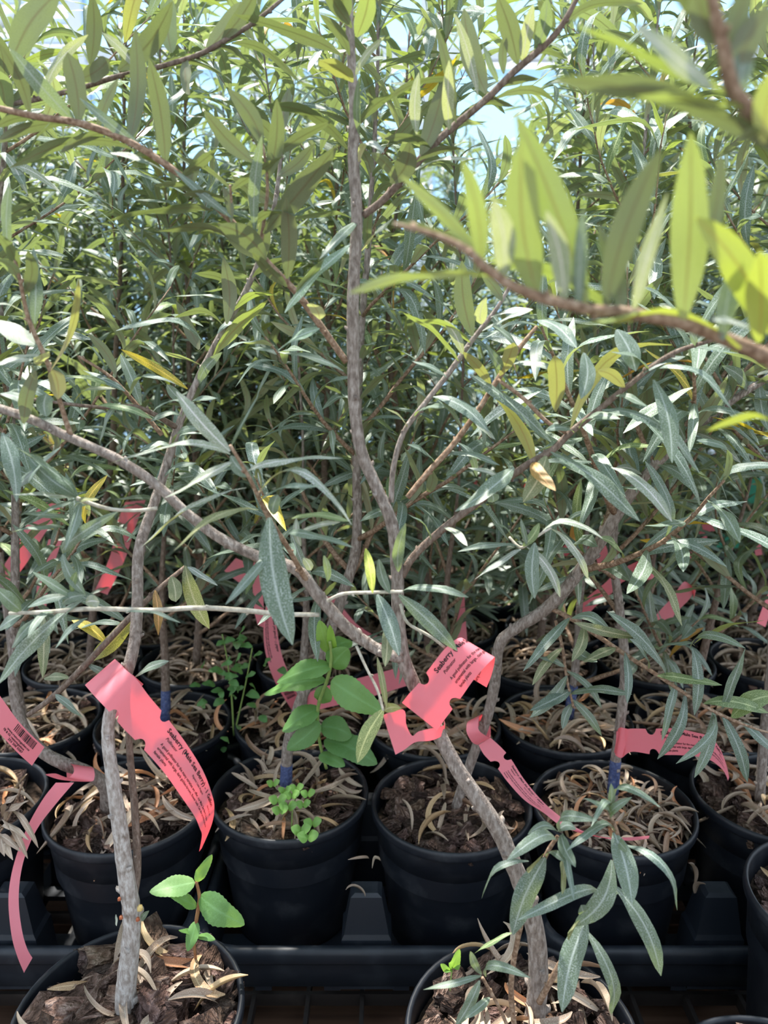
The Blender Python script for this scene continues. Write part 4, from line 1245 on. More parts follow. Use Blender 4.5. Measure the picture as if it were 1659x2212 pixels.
# ---- third row of pots
ROW2 = [(-0.612, 'outside the left edge of the photo'), (-0.443, 'behind the barcode tag at the left edge'), (-0.275, 'behind the whitish trunk, blue paint band on its stem'), (-0.104, 'with weeds in its pot, behind the clover pot'),
        (0.062, 'behind the large folded pink tag'), (0.228, 'with pale dead leaves, its pot behind the drooping twig'), (0.400, 'behind the sideways lettered pink tag'), (0.568, 'beyond the right edge')]
R2Y = 0.871
for k, (x, what) in enumerate(ROW2):
    if k in (0, 7):
        continue
    row1('potted shrub ' + what + ', third row', x, R2Y + (0.004 if k % 2 else -0.004), None, 120 + k * 7, 1.02, 40, 120 if k > 3 else 70, 16, band=(1, 3) if k in (2, 5) else None, zmin=0.21 if k > 3 else 0.27, zleaf=0.245 if k > 3 else 0.30,
         grp='potted shrubs of the second tray row', mat='bark' if k % 2 else 'bark_brown')
ROW3 = (-0.612, -0.443, -0.275, -0.104, 0.062, 0.228, 0.400, 0.568)
for k, x in enumerate(ROW3):
    root, org, so = potted('fourth-row potted shrub standing among red and pink tags in the shaded tray', x, 1.046, TRAY_Z, 0.148, 0.124, 0, 0, 30 + k, 'shaded shrubs of the fourth pot row')
    lt = mesh_obj('litter', LITTER[k % 3], root)
    lt.location = (0, 0, 0.124)
    lt['kind'] = 'stuff'
    p = straight_trunk(x, 1.046, 0.146, 1.06, 170 + k, 0.006)
    t = trunk_obj(root, org, p, 'bark_brown', k, 0.02, sides=7)
    build_branches(root, org, grow(p, 180 + k, 18, 0.20, zleaf=0.24 if x > 0 else 0.27), 'twig', 190 + k, trunk_obj=t)

# ---- the thicket behind: pots, trunks and foliage, five growth forms
FORMS = []
for k in range(5):
    hgt = (1.12, 1.2, 1.3, 1.38, 1.48)[k]
    p = straight_trunk(0, 0, 0.13, hgt, 400 + k, 0.0065, 0.08)
    g = grow(p, 410 + k, 40, 0.18, spacing=0.0085, leaf_len=(0.045, 0.075), br_len=(0.16, 0.34), max_leaf=1250, zleaf=0.21)
    tv, tf = tube_data(p, 6, 0.05, 0)
    lowv, lowf, lowuv = {}, {}, {}
    fv, ff, fuv, fvar = [], [], [], []
    for path, lv in g:
        if path:
            v, f = tube_data(path, 5, 0.05, 0)
            b0 = len(tv)
            tv += v
            tf += [tuple(b0 + q for q in e) for e in f]
        for (b, t, w, h, a) in lv:
            ai = arch_index(a)
            if ai not in lowv:
                lowv[ai], lowf[ai], lowuv[ai] = leaf_geom(LEAF_ARCH[ai], nx=5, ny=2, twist=0.4, seed=ai)
            mt = frame_from(b, t, w, h)
            b0 = len(fv)
            fv += [mt @ Vector(q) for q in lowv[ai]]
            ff += [tuple(b0 + q for q in e) for e in lowf[ai]]
            fuv += lowuv[ai]
            fvar += [rnd.random()] * len(lowv[ai])
    fm = make_mesh('foliage', fv, ff, 'leaf', uvs=fuv)
    att = fm.attributes.new('vary', 'FLOAT', 'POINT')
    att.data.foreach_set('value', fvar)
    FORMS.append((make_mesh('trunk', tv, tf, 'bark_brown'), fm))
rb = random.Random(77)
y = 1.23
row = 0
while y < 3.3:
    half = 0.56 * y + 0.12
    step = 0.172 if y < 1.7 else 0.21
    nx = int(half / step)
    for i in range(-nx, nx + 1):
        x = i * step + rb.uniform(-0.02, 0.02) + (0.02 if row % 2 else -0.05)
        px, _ = pxof(Vector((x, y, 1.0)))
        tall = y > 2.0
        if tall and 440 < px < 600:                      # the gap that shows the greenhouse wall
            fi, sc = 0, 0.92
        elif px < 560:
            fi, sc = rb.randrange(0, 3), rb.uniform(0.88, 1.0)
        else:
            fi, sc = (rb.randrange(2, 5) if tall else rb.randrange(0, 4)), rb.uniform(0.9, 1.04)
        if tall and rb.random() < (0.62 if 960 < px < 1500 or 60 < px < 620 else 0.38):
            continue
        sc *= rb.uniform(0.80, 1.0) if tall else rb.uniform(0.74, 0.88)
        r = thing('potted_sea_buckthorn', 'grey-green potted shrub deep in the dense thicket behind the tagged pots', 'potted shrub', (x, y, 0.0), 'shrubs of the thicket behind')
        b = mesh_obj('pot', POTM[0.148][0], r)
        mesh_obj('rim', POTM[0.148][1], b)
        so = mesh_obj('soil', SOILS[i % 5], r)
        so.location = (0, 0, 0.124)
        if y < 1.5:
            lt = mesh_obj('litter', LITTER[i % 3], r)
            lt.location = (0, 0, 0.124)
            lt['kind'] = 'stuff'
        az = rb.uniform(0, 6.28)
        t = mesh_obj('trunk', FORMS[fi][0], r)
        fo = mesh_obj('foliage', FORMS[fi][1], r)
        fo['kind'] = 'stuff'
        for o in (t, fo):
            o.rotation_euler = (0, 0, az)
            o.scale = (1, 1, sc)
    y += 0.172 if y < 1.7 else 0.26
    row += 1


# ------------------------------------------------------------------ tags
def ribbon(sections, n_per=8, across=6, notches=(), Ydefault=None):
    """sections: (ax, ay, aY, bx, by, bY) in photo pixels and metres -> grid of points, arc lengths"""
    sec = []
    for s in sections:
        a, b = at(*s[:3]), at(*s[3:])
        sec.append((*a, *b))
    res = catmull(sec, n_per)
    A = [Vector(q[:3]) for q in res]
    B = [Vector(q[3:]) for q in res]
    S = [0.0]
    for i in range(1, len(res)):
        S.append(S[-1] + ((A[i] + B[i]) * 0.5 - (A[i - 1] + B[i - 1]) * 0.5).length)
    return A, B, S


def tag_surface(A, B, S, s, t):
    s = min(max(s, 0.0), S[-1] - 1e-6)
    lo, hi = 0, len(S) - 1
    while hi - lo > 1:
        m = (lo + hi) // 2
        if S[m] <= s:
            lo = m
        else:
            hi = m
    u = (s - S[lo]) / max(1e-9, S[hi] - S[lo])
    a, b = A[lo].lerp(A[hi], u), B[lo].lerp(B[hi], u)
    n = (A[hi] - A[lo] + B[hi] - B[lo]).cross(b - a)
    n = n.normalized() if n.length > 1e-12 else Vector((0, -1, 0))
    return a.lerp(b, t), n


def tag_geometry(A, B, S, notches, across=6, step=0.0012, taper_end=None):
    v, f = [], []
    L = S[-1]
    n = max(10, int(L / step))
    wid = sum((A[i] - B[i]).length for i in range(len(A))) / len(A)
    for i in range(n + 1):
        s = L * i / n
        ta, tb = 0.0, 1.0
        for (s0, side, r) in notches:
            q = (s - s0) / r
            if abs(q) < 1:
                dpt = r * 1.15 * math.sqrt(1 - q * q) / wid
                if side == 'a':
                    ta = max(ta, dpt)
                else:
                    tb = min(tb, 1 - dpt)
        for k in range(across + 1):
            t = ta + (tb - ta) * k / across
            v.append(tag_surface(A, B, S, s, t)[0])
    m = across + 1
    for i in range(n):
        for k in range(across):
            f.append((i * m + k, i * m + k + 1, (i + 1) * m + k + 1, (i + 1) * m + k))
    return v, f


def text_tris(body, size, bold=0.0, shear=0.0):
    cu = bpy.data.curves.new('lettering', 'FONT')
    cu.body = body
    cu.size = size
    cu.offset = bold
    cu.shear = shear
    cu.resolution_u = 2
    o = bpy.data.objects.new('lettering_source', cu)
    COL.objects.link(o)
    dg = bpy.context.evaluated_depsgraph_get()
    me = bpy.data.meshes.new_from_object(o.evaluated_get(dg))
    bm = bmesh.new()
    bm.from_mesh(me)
    bmesh.ops.triangulate(bm, faces=bm.faces[:])
    bm.verts.ensure_lookup_table()
    vs = [(q.co.x, q.co.y) for q in bm.verts]
    fs = [tuple(q.index for q in g.verts) for g in bm.faces]
    bm.free()
    bpy.data.objects.remove(o)
    bpy.data.curves.remove(cu)
    bpy.data.meshes.remove(me)
    return vs, fs


def make_tag(label, strips, notches=(), lines=(), bars=None, text_strip=0, flip=1, width=None):
    """strips: list of section lists; the tag is one mesh; lettering lies on strip text_strip"""
    V, F_ = [], []
    keep = None
    for si, sec in enumerate(strips):
        A, B, S = ribbon(sec)
        if si == text_strip:
            keep = (A, B, S)
        v, f = tag_geometry(A, B, S, notches if si == text_strip else ())
        b0 = len(V)
        V += v
        F_ += [tuple(b0 + q for q in e) for e in f]
    A, B, S = keep
    org = V[len(V) // 2].copy()
    me = make_mesh('plant_tag', [q - org for q in V], F_, 'tag')
    o = mesh_obj('plant_tag', me)
    o.location = org
    tag_props(o, label, 'plant tag', 'pink vinyl wrap-around plant tags')
    if lines or bars:
        tv, tf = [], []
        wid = width or sum((A[i] - B[i]).length for i in range(len(A))) / len(A)

        def put(vs, fs, s0, t0, sx=1.0):
            b0 = len(tv)
            for (x, y) in vs:
                p, n = tag_surface(A, B, S, s0 + x * sx, t0 - y / wid)
                if n.dot(CAM - p) * flip < 0:
                    n = -n
                tv.append(p + n * 0.00035 - org)
            tf.extend([tuple(b0 + q for q in e) for e in fs])
        for (txt, size, s0, t0, bold, shear, *sx) in lines:
            vs, fs = text_tris(txt, size, bold, shear)
            put(vs, fs, s0, t0, sx[0] if sx else 1.0)
        if bars:
            s0, s1, t0, t1 = bars
            rn = random.Random(5)
            s = s0
            while s < s1:
                w = rn.choice((0.00035, 0.00035, 0.0007, 0.00105))
                vs = [(0, 0), (w, 0), (w, (t1 - t0) * wid), (0, (t1 - t0) * wid)]
                put(vs, [(0, 1, 2, 3)], s, t1)
                s += w + rn.choice((0.0004, 0.0004, 0.0008))
        lm = mesh_obj('lettering', make_mesh('lettering', tv, tf, 'ink', smooth=False), o)
    return o


# tag 1: on the whitish trunk
s1 = [(310, 1478, 0.482, 250, 1552, 0.482), (250, 1425, 0.487, 186, 1482, 0.487), (262, 1436, 0.470, 198, 1497, 0.470), (272, 1447, 0.4525, 212, 1512, 0.4525), (294, 1466, 0.447, 238, 1540, 0.447), (320, 1501, 0.448, 264, 1571, 0.448),
      (347, 1533, 0.449, 287, 1594, 0.449), (363, 1553, 0.449, 306, 1614, 0.449), (403, 1607, 0.448, 353, 1667, 0.448), (438, 1664, 0.449, 395, 1726, 0.449), (457, 1713, 0.454, 420, 1763, 0.452), (463, 1745, 0.460, 431, 1788, 0.456),
      (457, 1782, 0.468, 436, 1805, 0.462), (436, 1832, 0.476, 430, 1840, 0.47)]
A_, B_, S_ = ribbon(s1)


def s_at(A, B, S, x, y):
    """arc length nearest to a pixel"""
    best, bs = 1e9, 0
    for a, b, s in zip(A, B, S):
        q = pxof((a + b) * 0.5)
        d = (q[0] - x) ** 2 + (q[1] - y) ** 2
        if d < best:
            best, bs = d, s
    return bs


n1 = s_at(A_, B_, S_, 335, 1570)
w1 = (at(363, 1553, 0.449) - at(306, 1614, 0.449)).length
tx = n1 + 0.008
BODY = ('A good pollinator for the many varieties we offer, our Male Sea Berry is quite', 'ornamental with large, dark golden-brown, flower buds. Can also produce pollen for', 'female plants')


def tag_lines(x, w, k=1.0):
    u = w * k
    return [('Seaberry (Male Sea Berry) - 1 Gallon', 0.178 * u, x, 0.215, 0.0042 * u, 0.0, 0.92), ('Pollinator', 0.115 * u, x + 0.10 * u, 0.375, 0.0015 * u, 0.3, 0.9), ('Ripens: Late August', 0.09 * u, x + 1.25 * u, 0.375, 0.0012 * u, 0.0, 0.85),
            ('Hardy to -40', 0.09 * u, x + 2.25 * u, 0.375, 0.0012 * u, 0.0, 0.85),
            (BODY[0], 0.115 * u, x + 0.10 * u, 0.58, 0.002 * u, 0.0, 0.72), (BODY[1], 0.115 * u, x + 0.10 * u, 0.72, 0.002 * u, 0.0, 0.72), (BODY[2], 0.115 * u, x + 0.10 * u, 0.86, 0.002 * u, 0.0, 0.72)]


nf1 = s_at(A_, B_, S_, 268, 1516)
make_tag('pink tag looped on the whitish trunk at left, its lettered tail curling down', [s1], [(n1, 'a', 0.0036), (n1 + 0.001, 'b', 0.0036), (nf1, 'b', 0.0036)], tag_lines(tx, w1), width=w1)
# its folded end, wrapped over the front
# tag 2: the large folded one on the leaning trunk
s2 = [(868, 1518, 0.447, 944, 1578, 0.447), (885, 1497, 0.446, 960, 1555, 0.446), (903, 1477, 0.446, 976, 1534, 0.446), (923, 1450, 0.446, 996, 1507, 0.446), (955, 1408, 0.447, 1022, 1470, 0.446), (978, 1386, 0.450, 1046, 1442, 0.447),
      (992, 1378, 0.455, 1064, 1424, 0.451), (1000, 1380, 0.463, 1069, 1420, 0.458), (996, 1398, 0.470, 1067, 1437, 0.466), (985, 1420, 0.473, 1060, 1463, 0.470), (977, 1440, 0.474, 1051, 1485, 0.472)]
Q = lambda x, y: (800 + x * 0.1808, 1350 + y * 0.1808)
s2b = [(*Q(880, 1130), 0.478, *Q(880, 1290), 0.478), (*Q(890, 1190), 0.462, *Q(880, 1312), 0.462), (*Q(800, 1225), 0.451, *Q(790, 1360), 0.451), (*Q(720, 1238), 0.449, *Q(700, 1385), 0.449), (*Q(570, 1275), 0.447, *Q(560, 1395), 0.447), (*Q(500, 1325), 0.446, *Q(490, 1428), 0.446),
       (*Q(430, 1190), 0.446, *Q(425, 1478), 0.446), (*Q(395, 1010), 0.446, *Q(365, 1515), 0.446), (*Q(150, 1075), 0.444, *Q(300, 1550), 0.444)]
A_, B_, S_ = ribbon(s2)
n2 = s_at(A_, B_, S_, *Q(800, 780))
w2 = (at(923, 1450, 0.446) - at(996, 1507, 0.446)).length
make_tag('largest pink tag folded over the leaning trunk, lettering upward, end curled under', [s2, s2b], [(n2, 'a', 0.004), (n2, 'b', 0.004)], tag_lines(n2 + 0.0085, w2, 0.98), width=w2)
# tag 3: barcode end at the left edge
s3 = [(-75, 1420, 0.60, -105, 1460, 0.60), (-35, 1462, 0.595, -68, 1505, 0.595), (2, 1506, 0.59, -30, 1552, 0.59), (36, 1553, 0.588, 6, 1592, 0.588), (67, 1587, 0.588, 38, 1626, 0.588), (96, 1614, 0.589, 69, 1654, 0.589)]
A_, B_, S_ = ribbon(s3)
L3 = S_[-1]
w3 = (at(67, 1587, 0.588) - at(38, 1626, 0.588)).length
make_tag('pink tag end with a barcode at the left edge', [s3], [], [('www.restoringeden.co', 0.14 * w3, L3 - 0.036, 0.60, 0.003 * w3, 0.0, 0.95), ('FB & IG: restoringedens', 0.14 * w3, L3 - 0.0385, 0.745, 0.003 * w3, 0.0, 0.85), ('253 200 5587', 0.14 * w3, L3 - 0.030, 0.89, 0.003 * w3, 0.0, 1.0)],
         (L3 - 0.031, L3 - 0.0075, 0.07, 0.42), width=w3)
# tag 4: long hanging strip
Q = lambda x, y: (x * 0.2804, 1500 + y * 0.2804)
s4 = [(*Q(430, 680), 0.640, *Q(570, 680), 0.640), (*Q(335, 800), 0.63, *Q(425, 850), 0.63), (*Q(225, 990), 0.615, *Q(290, 1030), 0.615), (*Q(140, 1200), 0.60, *Q(200, 1225), 0.60), (*Q(85, 1400), 0.59, *Q(155, 1415), 0.59), (*Q(65, 1600), 0.58, *Q(145, 1620), 0.58),
      (*Q(88, 1850), 0.57, *Q(172, 1830), 0.57), (*Q(130, 2010), 0.565, *Q(210, 1960), 0.565), (*Q(185, 2145), 0.562, *Q(250, 2030), 0.562)]
s4b = [(*Q(350, 615), 0.652, *Q(360, 625), 0.652), (*Q(430, 610), 0.645, *Q(480, 660), 0.645), (*Q(520, 640), 0.640, *Q(690, 672), 0.640), (*Q(568, 600), 0.642, *Q(728, 640), 0.642), (*Q(560, 550), 0.650, *Q(722, 575), 0.650), (*Q(530, 535), 0.665, *Q(695, 560), 0.665), (*Q(512, 560), 0.685, *Q(680, 590), 0.685), (*Q(515, 640), 0.69, *Q(680, 660), 0.69)]
make_tag('plain dusky pink strip hanging far down in front of the pots at left', [s4, s4b])
# tag 5: on the stem behind the leaning trunk
Q = lambda x, y: (1000 + x * 0.3972, 1500 + y * 0.3972)
s5 = [(*Q(150, 236), 0.668, *Q(85, 275), 0.668), (*Q(212, 292), 0.662, *Q(118, 332), 0.662), (*Q(262, 352), 0.655, *Q(190, 405), 0.655), (*Q(335, 465), 0.645, *Q(245, 478), 0.645), (*Q(440, 588), 0.632, *Q(335, 575), 0.632), (*Q(548, 678), 0.622, *Q(440, 645), 0.622),
      (*Q(650, 742), 0.617, *Q(535, 715), 0.617), (*Q(760, 775), 0.619, *Q(680, 765), 0.619), (*Q(880, 778), 0.630, *Q(880, 795), 0.625), (*Q(1015, 768), 0.640, *Q(1010, 785), 0.635)]
s5b = [(*Q(150, 236), 0.668, *Q(80, 275), 0.668), (*Q(125, 225), 0.663, *Q(50, 260), 0.663), (*Q(85, 190), 0.662, *Q(20, 205), 0.662), (*Q(90, 120), 0.672, *Q(25, 150), 0.672), (*Q(115, 112), 0.700, *Q(55, 150), 0.700), (*Q(148, 170), 0.710, *Q(90, 215), 0.710), (*Q(150, 230), 0.70, *Q(85, 275), 0.70)]
A_, B_, S_ = ribbon(s5)
n5 = s_at(A_, B_, S_, *Q(215, 360))
w5 = (at(*Q(212, 292), 0.662) - at(*Q(118, 332), 0.662)).length
make_tag('pink lettered strip slanting down from a stem onto the leaf-filled pot', [s5, s5b], [(n5, 'a', 0.004), (n5, 'b', 0.004)], tag_lines(n5 + 0.009, w5 * 0.92), width=w5)
# tag 6: on the stem of the leaf-filled pot
s6 = [(*Q(835, 200), 0.690, *Q(828, 330), 0.690), (*Q(868, 205), 0.685, *Q(862, 345), 0.685), (*Q(900, 187), 0.680, *Q(918, 312), 0.680), (*Q(1020, 187), 0.676, *Q(1040, 328), 0.676), (*Q(1150, 185), 0.672, *Q(1160, 330), 0.672), (*Q(1250, 203), 0.669, *Q(1262, 336), 0.669),
      (*Q(1340, 230), 0.668, *Q(1340, 356), 0.668), (*Q(1395, 290), 0.672, *Q(1385, 385), 0.670), (*Q(1432, 380), 0.68, *Q(1420, 420), 0.676), (*Q(1448, 450), 0.69, *Q(1442, 470), 0.685)]
s6b = [(*Q(905, 190), 0.682, *Q(865, 345), 0.682), (*Q(860, 180), 0.684, *Q(835, 330), 0.684), (*Q(842, 190), 0.70, *Q(822, 310), 0.70), (*Q(860, 195), 0.72, *Q(840, 315), 0.72), (*Q(900, 190), 0.715, *Q(880, 320), 0.715)]
A_, B_, S_ = ribbon(s6)
n6 = s_at(A_, B_, S_, *Q(1035, 257))
w6 = (at(*Q(1020, 187), 0.676) - at(*Q(1040, 328), 0.676)).length
make_tag('pink lettered tag reaching sideways from the stem of the leaf-filled pot', [s6, s6b], [(n6, 'a', 0.0045), (n6, 'b', 0.0045)], tag_lines(n6 + 0.0085, w6, 0.95), width=w6)
# tags further back
Q = lambda x, y: (440 + x * 0.2773, 1150 + y * 0.2773)
make_tag('hanging pink strip left of the broad-leaved weed, lettered end resting on the stems', [
    [(*Q(540, 470), 0.90, *Q(600, 440), 0.90), (*Q(480, 600), 0.895, *Q(565, 620), 0.895), (*Q(465, 760), 0.89, *Q(575, 780), 0.89), (*Q(478, 920), 0.885, *Q(605, 940), 0.885), (*Q(520, 1080), 0.88, *Q(655, 1080), 0.88), (*Q(590, 1230), 0.88, *Q(720, 1210), 0.88), (*Q(700, 1405), 0.885, *Q(772, 1300), 0.885)],
    [(*Q(345, 100), 0.93, *Q(410, 140), 0.93), (*Q(375, 250), 0.92, *Q(445, 270), 0.92), (*Q(382, 450), 0.91, *Q(462, 460), 0.91), (*Q(392, 600), 0.905, *Q(468, 610), 0.905), (*Q(420, 720), 0.90, *Q(470, 745), 0.90)]],
    [], [('Seaberry (Male Sea Berry) - 1 Gallon', 0.0042, 0.02, 0.86, 0.0001, 0, 0.9), (BODY[0], 0.0026, 0.025, 0.35, 0.00005, 0, 0.75), (BODY[1], 0.0026, 0.025, 0.22, 0.00005, 0, 0.75)], (0.128, 0.142, 0.15, 0.75), width=0.019)
bk = 'pink tag strip '
make_tag('broad pink strip lying level behind the weed, ending at the leaning trunk', [[(*Q(760, 1275), 0.86, *Q(800, 1410), 0.86), (*Q(930, 1205), 0.855, *Q(960, 1365), 0.855), (*Q(1150, 1150), 0.85, *Q(1200, 1310), 0.85), (*Q(1400, 1085), 0.85, *Q(1440, 1240), 0.85), (*Q(1560, 1040), 0.85, *Q(1600, 1190), 0.85)]])
make_tag('dark pink strip slanting behind the bare fork left of the main stem', [[(*Q(880, 500), 1.0, *Q(1010, 500), 1.0), (*Q(1000, 640), 0.99, *Q(1110, 620), 0.99), (*Q(1130, 780), 0.98, *Q(1200, 720), 0.98), (*Q(1260, 880), 0.98, *Q(1330, 800), 0.98), (*Q(1420, 900), 0.98, *Q(1450, 820), 0.98)]])
make_tag('small rolled pink tag end beside the top of the broad-leaved weed', [[(*Q(875, 870), 0.79, *Q(935, 925), 0.79), (*Q(900, 810), 0.785, *Q(975, 870), 0.785), (*Q(960, 775), 0.79, *Q(1030, 840), 0.79), (*Q(1010, 790), 0.80, *Q(1050, 860), 0.80), (*Q(990, 860), 0.81, *Q(1000, 950), 0.81)]])
make_tag('pink tag flap in shade behind the drooping broad leaf of the sprig', [[(*Q(160, 300), 0.98, *Q(250, 200), 0.98), (*Q(260, 380), 0.975, *Q(360, 250), 0.975), (*Q(350, 430), 0.97, *Q(430, 330), 0.97)]])
make_tag('thin pink strip hanging straight down right of the main stem', [[(985, 1285, 0.93, 1003, 1280, 0.93), (985, 1340, 0.925, 1006, 1335, 0.925), (990, 1400, 0.92, 1010, 1395, 0.92), (1000, 1450, 0.92, 1014, 1445, 0.92)]])
Q = lambda x, y: (1150 + x * 0.3068, 1100 + y * 0.3068)
make_tag('glowing red tag with a rolled end, backlit behind the stout limb', [[(*Q(300, 720), 0.91, *Q(360, 780), 0.91), (*Q(400, 610), 0.905, *Q(450, 680), 0.905), (*Q(510, 520), 0.90, *Q(540, 610), 0.90), (*Q(600, 435), 0.90, *Q(625, 520), 0.90), (*Q(680, 395), 0.90, *Q(700, 490), 0.90), (*Q(760, 360), 0.90, *Q(775, 470), 0.90),
         (*Q(820, 352), 0.895, *Q(860, 485), 0.895), (*Q(800, 355), 0.885, *Q(840, 492), 0.885), (*Q(760, 362), 0.885, *Q(785, 500), 0.885)]])
make_tag('red and pink tag knotted round a far stem right of the glowing one', [[(*Q(1150, 570), 0.90, *Q(1130, 650), 0.90), (*Q(1080, 510), 0.905, *Q(1150, 570), 0.905), (*Q(1040, 540), 0.90, *Q(1100, 640), 0.90), (*Q(985, 620), 0.895, *Q(1010, 730), 0.895), (*Q(910, 700), 0.89, *Q(975, 790), 0.89), (*Q(835, 790), 0.885, *Q(930, 850), 0.885)]])
make_tag('red tag half hidden behind leaves above the stout limb', [[(*Q(170, 335), 0.98, *Q(240, 330), 0.98), (*Q(230, 250), 0.975, *Q(280, 300), 0.975), (*Q(310, 210), 0.97, *Q(340, 300), 0.97), (*Q(430, 210), 0.97, *Q(420, 300), 0.97), (*Q(520, 260), 0.965, *Q(450, 350), 0.965), (*Q(535, 400), 0.96, *Q(470, 440), 0.96)]])
make_tag('pink strip at the right edge below the silver leaves', [[(*Q(1690, 520), 0.90, *Q(1720, 600), 0.90), (*Q(1640, 640), 0.895, *Q(1680, 720), 0.895), (*Q(1580, 800), 0.89, *Q(1640, 830), 0.89)]])
make_tag('small red tag corner among silver leaves at far right', [[(*Q(1180, 110), 1.16, *Q(1170, 190), 1.16), (*Q(1240, 85), 1.155, *Q(1240, 160), 1.155), (*Q(1305, 80), 1.15, *Q(1300, 150), 1.15)]])
make_tag('dull pink tag below the small red corner among silver leaves', [[(*Q(1050, 240), 1.14, *Q(1040, 320), 1.14), (*Q(1140, 225), 1.135, *Q(1120, 350), 1.135), (*Q(1230, 180), 1.13, *Q(1230, 260), 1.13)]])
make_tag('little red tag tip at the right edge beside the teal plastic', [[(*Q(1560, 250), 1.12, *Q(1570, 330), 1.12), (*Q(1610, 240), 1.12, *Q(1620, 320), 1.12)]])
make_tag('pale pink strip slanting at the left edge above the thin pale twig', [[(100, 1078, 0.95, 140, 1095, 0.95), (60, 1130, 0.945, 95, 1155, 0.945), (25, 1195, 0.94, 55, 1220, 0.94), (-15, 1255, 0.935, 10, 1275, 0.935)]])
make_tag('red strip hanging upright at far left', [[(105, 1165, 0.93, 135, 1165, 0.93), (92, 1215, 0.925, 118, 1215, 0.925), (80, 1265, 0.92, 104, 1268, 0.92), (78, 1310, 0.92, 100, 1312, 0.92)]])
make_tag('pink strip behind the crossing of trunk and long diagonal branch', [[(270, 1085, 0.97, 315, 1080, 0.97), (250, 1140, 0.965, 290, 1145, 0.965), (238, 1200, 0.96, 270, 1208, 0.96), (205, 1275, 0.96, 232, 1285, 0.96)]])
make_tag('bright red tag scrap seen low through leaves at the left edge', [[(40, 940, 1.1, 60, 935, 1.1), (42, 970, 1.1, 64, 968, 1.1), (48, 1000, 1.1, 66, 1000, 1.1)]])
make_tag('dim red tag deep between leaves right of the main stem', [[(1035, 1030, 1.15, 1050, 1005, 1.15), (1010, 1060, 1.15, 1030, 1045, 1.15)]])
make_tag('dim red tag scrap deep between leaves under the long right branch', [[(1120, 1040, 1.15, 1135, 1075, 1.15), (1180, 1030, 1.15, 1190, 1060, 1.15)]])

# teal plastic far right, among the stems
for k, (x, y_, w, h) in enumerate(((1572, 1168, 70, 34), (1630, 1060, 30, 60))):
    p = at(x, y_, 1.22)
    o = mesh_obj('plant_label', box_mesh('plant_label', -w * 0.00037, w * 0.00037, -0.001, 0.001, -h * 0.00037, h * 0.00037, 'shade_cloth'))
    o.location = p
    o.rotation_euler = (0.2, 0.1 - 0.2 * k, 0.3)
    tag_props(o, ('teal plastic plant label lying level among far stems at right', 'teal plastic plant label upright among leaves at the right edge')[k], 'plant label', 'teal plastic plant labels')


# ------------------------------------------------------------------ weeds and seedlings
OVATE = []
for k, (a, wl) in enumerate(((0.05, 0.5), (0.12, 0.5), (0.2, 0.45))):
    v, f, uv = leaf_geom(a, 'ovate', 0.2, 0.02, nx=22, ny=4, wl=wl, wavy=0.15, seed=k + 3, tooth=0.03)
    OVATE.append(make_mesh('leaf', v, f, 'weed', uvs=uv))


def weed(name, label, base, stems, leaves, mat='stem_green', Y=0.5, group=None):
    org = base
    r = thing(name, label, 'weed', org, group)
    ss = []
    for st in stems:
        p = px_path(st)
        v, f = tube_data([(q - org, rr) for q, rr in p], 6, 0.03)
        ss.append(mesh_obj('stem', make_mesh('stem', v, f, mat), r))
    for (bx, by, tx_, ty_, w, face, k, *rest) in leaves:
        y0, y1 = rest[0] if rest and rest[0] else (Y, Y - 0.012)
        col = rest[1] if len(rest) > 1 else None
        b = at(bx, by, y0)
        t = at(tx_, ty_, y1)
        add_leaf(ss[0] if ss else r, org, b, t, w * dep(b) / FPX, HINT[face], 0.1, 'lance', col, 'leaf', OVATE[k])
    return r


